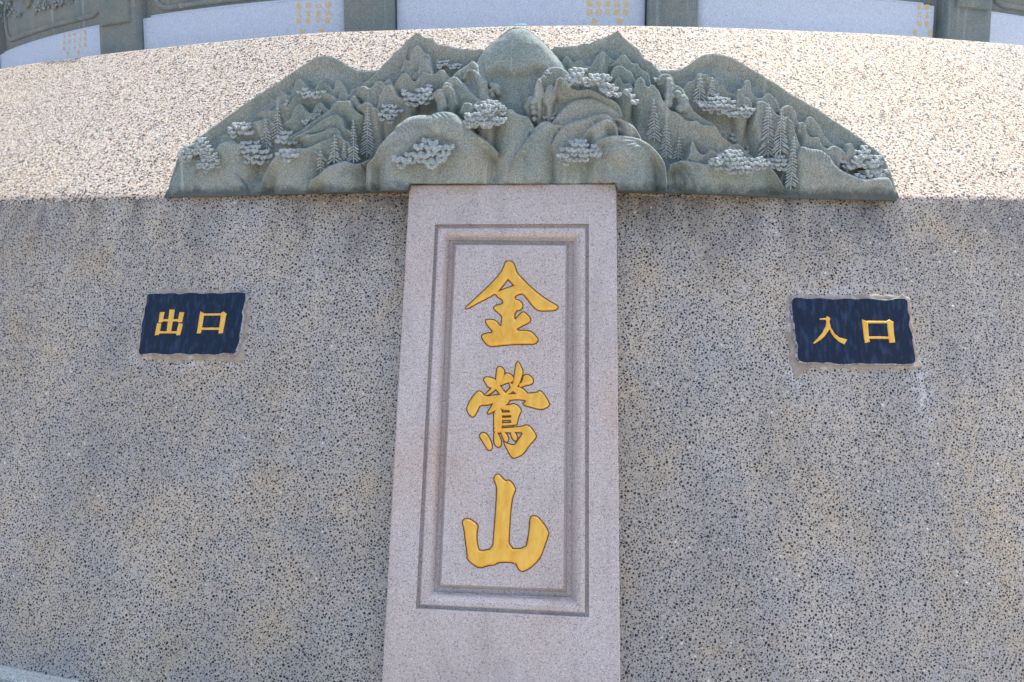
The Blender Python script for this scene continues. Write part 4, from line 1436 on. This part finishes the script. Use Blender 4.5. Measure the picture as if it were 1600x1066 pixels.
# ---- carved firs: a straight stem with herringbone needles, low relief
FIRS = [((415, 185), (416, 234), 11), ((433, 163), (434.5, 217), 11), ((500, 230), (501, 268), 8.5), ((523, 211), (522, 255), 11), ((537.5, 219), (537.5, 250), 5),
        ((552, 186), (552.5, 255), 10), ((575, 160), (573, 246), 12), ((1021, 154), (1022, 221), 13), ((1041, 184), (1040.5, 250), 12), ((1061, 214), (1059.5, 250), 9),
        ((1094, 116), (1093, 157), 13), ((1112.5, 121), (1112, 150), 9), ((1200.6, 160), (1200, 248), 16), ((1221, 169), (1219, 242), 14), ((1240.6, 212), (1235, 296), 11)]


def fir(top, base, hw):
    V, Fc = [], []
    Lp = base[1] - top[1]
    n = max(int(Lp / 4.8), 7)
    rj = random.Random(int(top[0] * 7 + top[1]))
    hs = [max(h_at(*rel_uv(top[0] + (base[0] - top[0]) * t + dx_, top[1] + Lp * t, 0.04)) for dx_ in (-hw * t, -hw * t / 2, 0, hw * t / 2, hw * t)) for t in (0.05, .2, .35, .5, .65, .8, .95)]
    ts = np.array((0.05, .2, .35, .5, .65, .8, .95))
    fit = np.polyfit(ts, hs, 1)
    hh = lambda t: max(float(np.polyval(fit, t)), float(np.interp(t, ts, hs))) + 0.010

    def P_(x, y, t, dh):
        h = hh(t) + dh
        return rel_pt(*rel_uv(x, y, h), h)
    th = az(on_cyl(top[0], top[1], R_REL))
    n_ = np.array([math.sin(th), -math.cos(th), 0.0])
    # stem
    for i in range(8):
        t0, t1 = i / 8, (i + 1.08) / 8
        a_ = P_(top[0] + (base[0] - top[0]) * t0, top[1] + Lp * t0, t0, 0.004)
        b_ = P_(top[0] + (base[0] - top[0]) * t1, top[1] + Lp * t1, min(t1, 1), 0.004)
        lobe(V, Fc, a_, b_, 0.0026, n_)
    for i in range(n):
        t = 0.04 + 0.90 * i / n
        w = hw * min(1.0, 0.12 + 1.15 * t)
        if t > .86:
            w *= 0.85
        x, y = top[0] + (base[0] - top[0]) * t, top[1] + Lp * t
        for s in (-1, 1):
            a_ = P_(x, y, t, 0.0035)
            b_ = P_(x + s * w * rj.uniform(.78, 1.12), y + w * rj.uniform(.68, 1.0) - 1.0, min(t + .05, 1), 0.0015)
            lobe(V, Fc, a_, b_, 0.0033, n_)
    mesh_from('fir_tree', V, Fc, MAT_LEAF_LIT, block_at(top[0]), True)


for f_ in FIRS:
    fir(*f_)

# ------------------------------------------------------------------ upper memorial wall behind the ledge
upper = thing('memorial_wall', 'shaded round parapet of pale lavender slabs between green pilasters, behind the ledge', 'wall')
Z0_UP, Z1_UP = 2.45, 3.23


def arc_box(name, a0, a1, r0, r1, z0, z1, mat, parent, seg=None, bev=0.006, label=None, hole=False):
    """curved slab between two azimuths with eased front edges"""
    n = seg or max(int(abs(a1 - a0) * r1 / 0.05), 2)
    V, Fc = [], []
    b = bev / r1
    th = [a0, a0 + b] + [a0 + (a1 - a0) * i / n for i in range(1, n)] + [a1 - b, a1]
    prof = lambda edge: [(r0, z0), (r1 - bev, z0), (r1 if not edge else r1 - bev, z0 + bev), (r1 if not edge else r1 - bev, z1 - bev), (r1 - bev, z1), (r0, z1)]
    for i, t in enumerate(th):
        for r, z in prof(i in (0, len(th) - 1)):
            V.append(cyl(t, z, r))
    for i in range(len(th) - 1):
        for q in range(6):
            q2 = (q + 1) % 6
            Fc.append((i * 6 + q, (i + 1) * 6 + q, (i + 1) * 6 + q2, i * 6 + q2))
    Fc.append(tuple(range(6)))
    e_ = (len(th) - 1) * 6
    Fc.append(tuple(reversed(range(e_, e_ + 6))))
    o = mesh_from(name, V, Fc, mat, parent)
    sharp(o, 50)
    if label:
        o['label'] = label
    return o


def ua(x, y, r=None):
    p = on_cyl(x, y, r or R_UP)
    return az(p), p[2]


ring([(R_UP, Z0_UP), (R_UP, Z1_UP - 0.02), (R_UP - 0.02, Z1_UP), (R_UP - 0.20, Z1_UP), (R_UP - 0.20, Z0_UP)], 240, 'wall_core', MAT_GREEN_UP, upper, True)
R_SLAB, R_PIL = R_UP + 0.045, R_UP + 0.085
zt = [ua(x, y, R_SLAB)[1] for x, y in ((60, 53), (154, 36.5), (215, 35.5), (330, 10), (1470, 7.5), (1555, 9.5))]
Z_SLAB = float(np.mean(zt))
print('slab top', np.round(zt, 3))
PIL = [(155, 212.5, 60), (537, 613, 30), (1013, 1090, 30), (1481.5, 1549, 40)]
pa = [(ua(a_, y, R_PIL)[0], ua(b_, y, R_PIL)[0]) for a_, b_, y in PIL]
step_a = 0.5 * ((pa[1][0] + pa[1][1]) - (pa[0][0] + pa[0][1])) / 2 + 0.5 * ((pa[3][0] + pa[3][1]) - (pa[2][0] + pa[2][1])) / 2
wid_a = np.mean([b_ - a_ for a_, b_ in pa])
pa_all = [(pa[0][0] - step_a, pa[0][0] - step_a + wid_a)] + pa + [(pa[3][0] + step_a, pa[3][0] + step_a + wid_a)]
z_cap = [ua(178, 37, R_PIL + .02)[1], ua(1519, 12, R_PIL + .02)[1]]
print('caps', np.round(z_cap, 3), 'pil', np.round(np.degrees(pa_all), 1))
for i, (a0, a1) in enumerate(pa_all):
    pl_ = arc_box('pilaster', a0, a1, R_UP - 0.01, R_PIL, Z0_UP, Z1_UP + 0.03, MAT_GREEN_UP, upper, 6)
    m_ = (a1 - a0) * 0.12
    zc = z_cap[0] if i < 2 else z_cap[1] if i > 3 else max(z_cap) + 0.03
    arc_box('raised_block', a0 + m_, a1 - m_, R_PIL - 0.005, R_PIL + 0.022, zc, Z1_UP - 0.06, MAT_GREEN_UP, pl_, 4)
slabs = []
for i in range(5):
    a0, a1 = pa_all[i][1] + 0.001, pa_all[i + 1][0] - 0.001
    zt_ = Z_SLAB if i != 2 else Z_SLAB + 0.03
    g0, g1 = (0.0, 0.0)
    if i == 3:
        a1 -= 0.0075
    sl_ = arc_box('granite_slab', a0, a1, R_UP - 0.005, R_SLAB, Z0_UP, zt_ - 0.014, MAT_LAV, upper, bev=0.010)
    arc_box('slab_step', a0 + 0.008, a1 - 0.010, R_UP - 0.004, R_SLAB - 0.016, zt_ - 0.02, zt_, MAT_LAV, sl_, bev=0.006)
    slabs.append(sl_)


def tube(name, pts, rad, mat, parent, seg=8, closed=False):
    V, Fc = [], []
    pts = [np.array(p, float) for p in pts]
    n = len(pts)
    for i in range(n):
        a_ = pts[(i - 1) % n] if (closed or i > 0) else pts[i]
        b_ = pts[(i + 1) % n] if (closed or i < n - 1) else pts[i]
        t = b_ - a_
        t /= np.linalg.norm(t)
        rad_dir = np.array([pts[i][0], pts[i][1], 0.0])
        rad_dir /= np.linalg.norm(rad_dir)
        s_ = np.cross(t, rad_dir)
        s_ /= np.linalg.norm(s_)
        q = np.cross(s_, t)
        for k in range(seg):
            an = 2 * math.pi * k / seg
            V.append(pts[i] + rad * (s_ * math.cos(an) + q * math.sin(an)))
    for i in range(n if closed else n - 1):
        j = (i + 1) % n
        for k in range(seg):
            k2 = (k + 1) % seg
            Fc.append((i * seg + k, j * seg + k, j * seg + k2, i * seg + k2))
    return mesh_from(name, V, Fc, mat, parent, True)


# carved green panels above the slabs, each framed by a rounded moulding
for i in range(5):
    a0, a1 = pa_all[i][1] + 0.002, pa_all[i + 1][0] - 0.002
    zb = ua(60, 46, R_UP + .02)[1] if i < 2 else Z_SLAB + 0.045
    if i == 1:
        zb = ua(300, 6, R_UP + .02)[1]
    if i == 2:
        zb = Z_SLAB + 0.07
    zt2 = Z1_UP - 0.05
    cpn = arc_box('carved_panel', a0 + .004, a1 - .004, R_UP - 0.006, R_UP + 0.006, (Z_SLAB if i != 2 else Z_SLAB + .03) + 0.002, Z1_UP - 0.03, MAT_GREEN_UP, upper)
    ch = 0.10
    ia0, ia1 = a0 + 0.06 / R_UP, a1 - 0.06 / R_UP
    loop = []
    k = ch / R_UP
    arc = lambda ca, cz, sa, sz: [(ca + sa * k * math.cos(t), cz + sz * ch * math.sin(t)) for t in [math.pi / 2 * q / 5 for q in range(6)]]
    m_ = 24
    loop += [(ia0 + k + (ia1 - ia0 - 2 * k) * q / m_, zb) for q in range(m_ + 1)]
    loop += [(ia1 - k + k * math.sin(t), zb + ch - ch * math.cos(t)) for t in [math.pi / 2 * q / 5 for q in range(1, 6)]]
    loop += [(ia1, zt2 - ch)]
    loop += [(ia1 - k + k * math.cos(t), zt2 - ch + ch * math.sin(t)) for t in [math.pi / 2 * q / 5 for q in range(1, 6)]]
    loop += [(ia1 - k - (ia1 - ia0 - 2 * k) * q / m_, zt2) for q in range(1, m_ + 1)]
    loop += [(ia0 + k - k * math.sin(t), zt2 - ch + ch * math.cos(t)) for t in [math.pi / 2 * q / 5 for q in range(1, 6)]]
    loop += [(ia0, zb + ch)]
    loop += [(ia0 + k - k * math.cos(t), zb + ch - ch * math.sin(t)) for t in [math.pi / 2 * q / 5 for q in range(1, 5)]]
    tube('frame_moulding', [cyl(t, z, R_UP + 0.008) for t, z in loop], 0.016, MAT_GREEN_UP, cpn, 8, True)
    if i == 0:
        # round medallion with raised ribs and acanthus scrolls round it
        mc, mz = ua(38, -8, R_UP + .03)
        V, Fc = [], []
        rm = 0.078
        for rr, rad in ((rm, R_UP + 0.002), (rm, R_UP + 0.024), (rm - .008, R_UP + 0.030), (rm - .014, R_UP + 0.026), (0.002, R_UP + 0.026)):
            for q in range(40):
                t = 2 * math.pi * q / 40
                V.append(cyl(mc + rr * math.cos(t) / R_UP, mz + rr * math.sin(t), rad))
        for b in range(4):
            for q in range(40):
                q2 = (q + 1) % 40
                Fc.append((b * 40 + q, b * 40 + q2, (b + 1) * 40 + q2, (b + 1) * 40 + q))
        Fc.append(tuple(range(160, 200)))
        md = mesh_from('medallion', V, Fc, MAT_NAVY_DULL if 'MAT_NAVY_DULL' in globals() else MAT_GREEN_UP, cpn)
        sharp(md)
        for dx in (-.035, -.012, .010, .034):
            hgt = math.sqrt(max(rm ** 2 - dx ** 2, 0)) * .86
            tube('rib', [cyl(mc + dx / R_UP, mz - hgt, R_UP + .027), cyl(mc + dx / R_UP, mz + hgt, R_UP + .027)], 0.0035, MAT_GREEN_UP, cpn, 6)
        V, Fc = [], []
        rr_ = random.Random(5)
        spots = [(2, 28), (6, 24), (10, 17), (4, 14), (14, 22), (20, 20), (25, 24), (27, 20), (8, 9), (2, 6), (54, 12), (58, 15), (62, 12), (66, 10), (72, 12), (76, 8), (80, 10),
                 (86, 9), (90, 6), (70, 5), (84, 2), (95, 4), (100, 2), (106, 1), (60, 5), (64, -2), (110, -2), (12, 1), (50, 18), (1, 21), (17, 15), (92, 0), (78, 0)]
        for x, y in spots:
            for _ in range(3):
                t, z = ua(x + rr_.uniform(-3, 3), y + rr_.uniform(-2.5, 2.5), R_UP + .03)
                an = rr_.uniform(0, 2 * math.pi)
                L_ = rr_.uniform(.014, .026)
                p0 = np.array(cyl(t, z, R_UP + rr_.uniform(.012, .026)))
                tt = np.array([math.cos(t), math.sin(t), 0]); nn = np.array([math.sin(t), -math.cos(t), 0])
                p1 = p0 + (tt * math.cos(an) + np.array([0, 0, 1]) * math.sin(an)) * L_ + nn * rr_.uniform(-.004, .012)
                lobe(V, Fc, p0, p1, rr_.uniform(.006, .009), nn)
        mesh_from('acanthus_carving', V, Fc, MAT_GREEN, cpn, True)

# small gilded inscriptions on the slabs
def inscription(slab_, rows, size_px):
    th_me = None
    Vs, Fs = [], []
    for ch, x, y in rows:
        cu = bpy.data.curves.new('inscription_text', 'FONT')
        cu.body = ch
        cu.size = size_px * 0.0036
        cu.extrude = 0.0
        cu.offset = 0.0001
        cu.align_x, cu.align_y = 'CENTER', 'CENTER'
        ob = bpy.data.objects.new('inscription_text', cu)
        COL.objects.link(ob)
        bpy.context.view_layer.update()
        me = bpy.data.meshes.new_from_object(ob.evaluated_get(bpy.context.evaluated_depsgraph_get()))
        t, z = ua(x, y, R_SLAB + .001)
        b = len(Vs)
        for v in me.vertices:
            Vs.append(cyl(t + v.co.x / R_SLAB, z + v.co.y, R_SLAB + 0.0012))
        for p_ in me.polygons:
            Fs.append(tuple(b + q for q in p_.vertices))
        bpy.data.objects.remove(ob)
        bpy.data.curves.remove(cu)
        bpy.data.meshes.remove(me)
    return mesh_from('gilded_inscription', Vs, Fs, MAT_GILT_SMALL, slab_)


MAT_GILT_SMALL = mat_gold('small_gilt')
_g = M('faded_gilt', 0.5, 0.4)
_g.base((0.88, 0.58, 0.13))
MAT_GILT_SMALL = _g.m
MAT_GILT_SMALL.node_tree.nodes['Principled BSDF'].inputs['Metallic'].default_value = 0.1
inscription(slabs[0], [(c, 100 + 8.3 * i, y - 1.6 * i) for i, col in enumerate(('李長明', '陳金木', '林玉山', '王文生', '張永春')) for c, y in zip(col, (57, 67, 77))] +
            [('敬', 106, 85), ('贈', 123, 82.5)], 8)
inscription(slabs[1], [(c, x, y - .4 * i) for i, (x, col) in enumerate(((466.5, '曾玉英'), (481.5, '明宝春'), (497, '山金平'), (512, '傅訓慶'))) for c, y in zip(col, (10, 22, 34))] +
            [('敬', 473, 51), ('贈', 502, 50)], 9.5)
inscription(slabs[2], [(c, x, y) for x, col in ((921, '萬順'), (935, '長根'), (949.5, '高庄'), (964, '益錦'), (978, '金華')) for c, y in zip(col, (7, 20))] +
            [('敬', 928.5, 35), ('贈', 968, 35)], 9.5)
inscription(slabs[3], [(c, x, y) for x, col in ((1436.5, '李月明'), (1448.5, '鍾永春')) for c, y in zip(col, (12, 25, 38))] + [('敬', 1430, 51), ('贈', 1453, 52.5)], 9)

# ------------------------------------------------------------------ scrap of turquoise film caught on the peak
V, Fc = [], []
sc_px = [(785, 40.2, .3), (795, 38.6, 1.2), (805, 37.0, 2.0), (815, 36.0, 2.6), (821, 36.4, 2.3), (823, 38.0, .6)]
for x, y, w in sc_px:
    for k, dy in enumerate((-w * .5, w * .5)):
        u, v = rel_uv(x, y + dy, 0.03)
        V.append(rel_pt(u, v, 0.012 + 0.012 * k + 0.004 * math.sin(x)))
n = len(V)
for x, y, w in sc_px:
    for k, dy in enumerate((-w * .5, w * .5)):
        u, v = rel_uv(x, y + dy, 0.03)
        V.append(rel_pt(u, v + 0.0012, 0.009 + 0.012 * k + 0.004 * math.sin(x)))
for i in range(len(sc_px) - 1):
    a_ = i * 2
    Fc += [(a_, a_ + 2, a_ + 3, a_ + 1), (n + a_, n + a_ + 1, n + a_ + 3, n + a_ + 2), (a_, n + a_, n + a_ + 2, a_ + 2), (a_ + 1, a_ + 3, n + a_ + 3, n + a_ + 1)]
mt = M('turquoise_film', 0.45, 0.4)
mt.base((0.02, 0.30, 0.27))
scrap = mesh_from('plastic_scrap', V, Fc, mt.m)
scrap['label'] = 'thin turquoise scrap lying on the tip of the domed peak'
scrap['category'] = 'scrap'
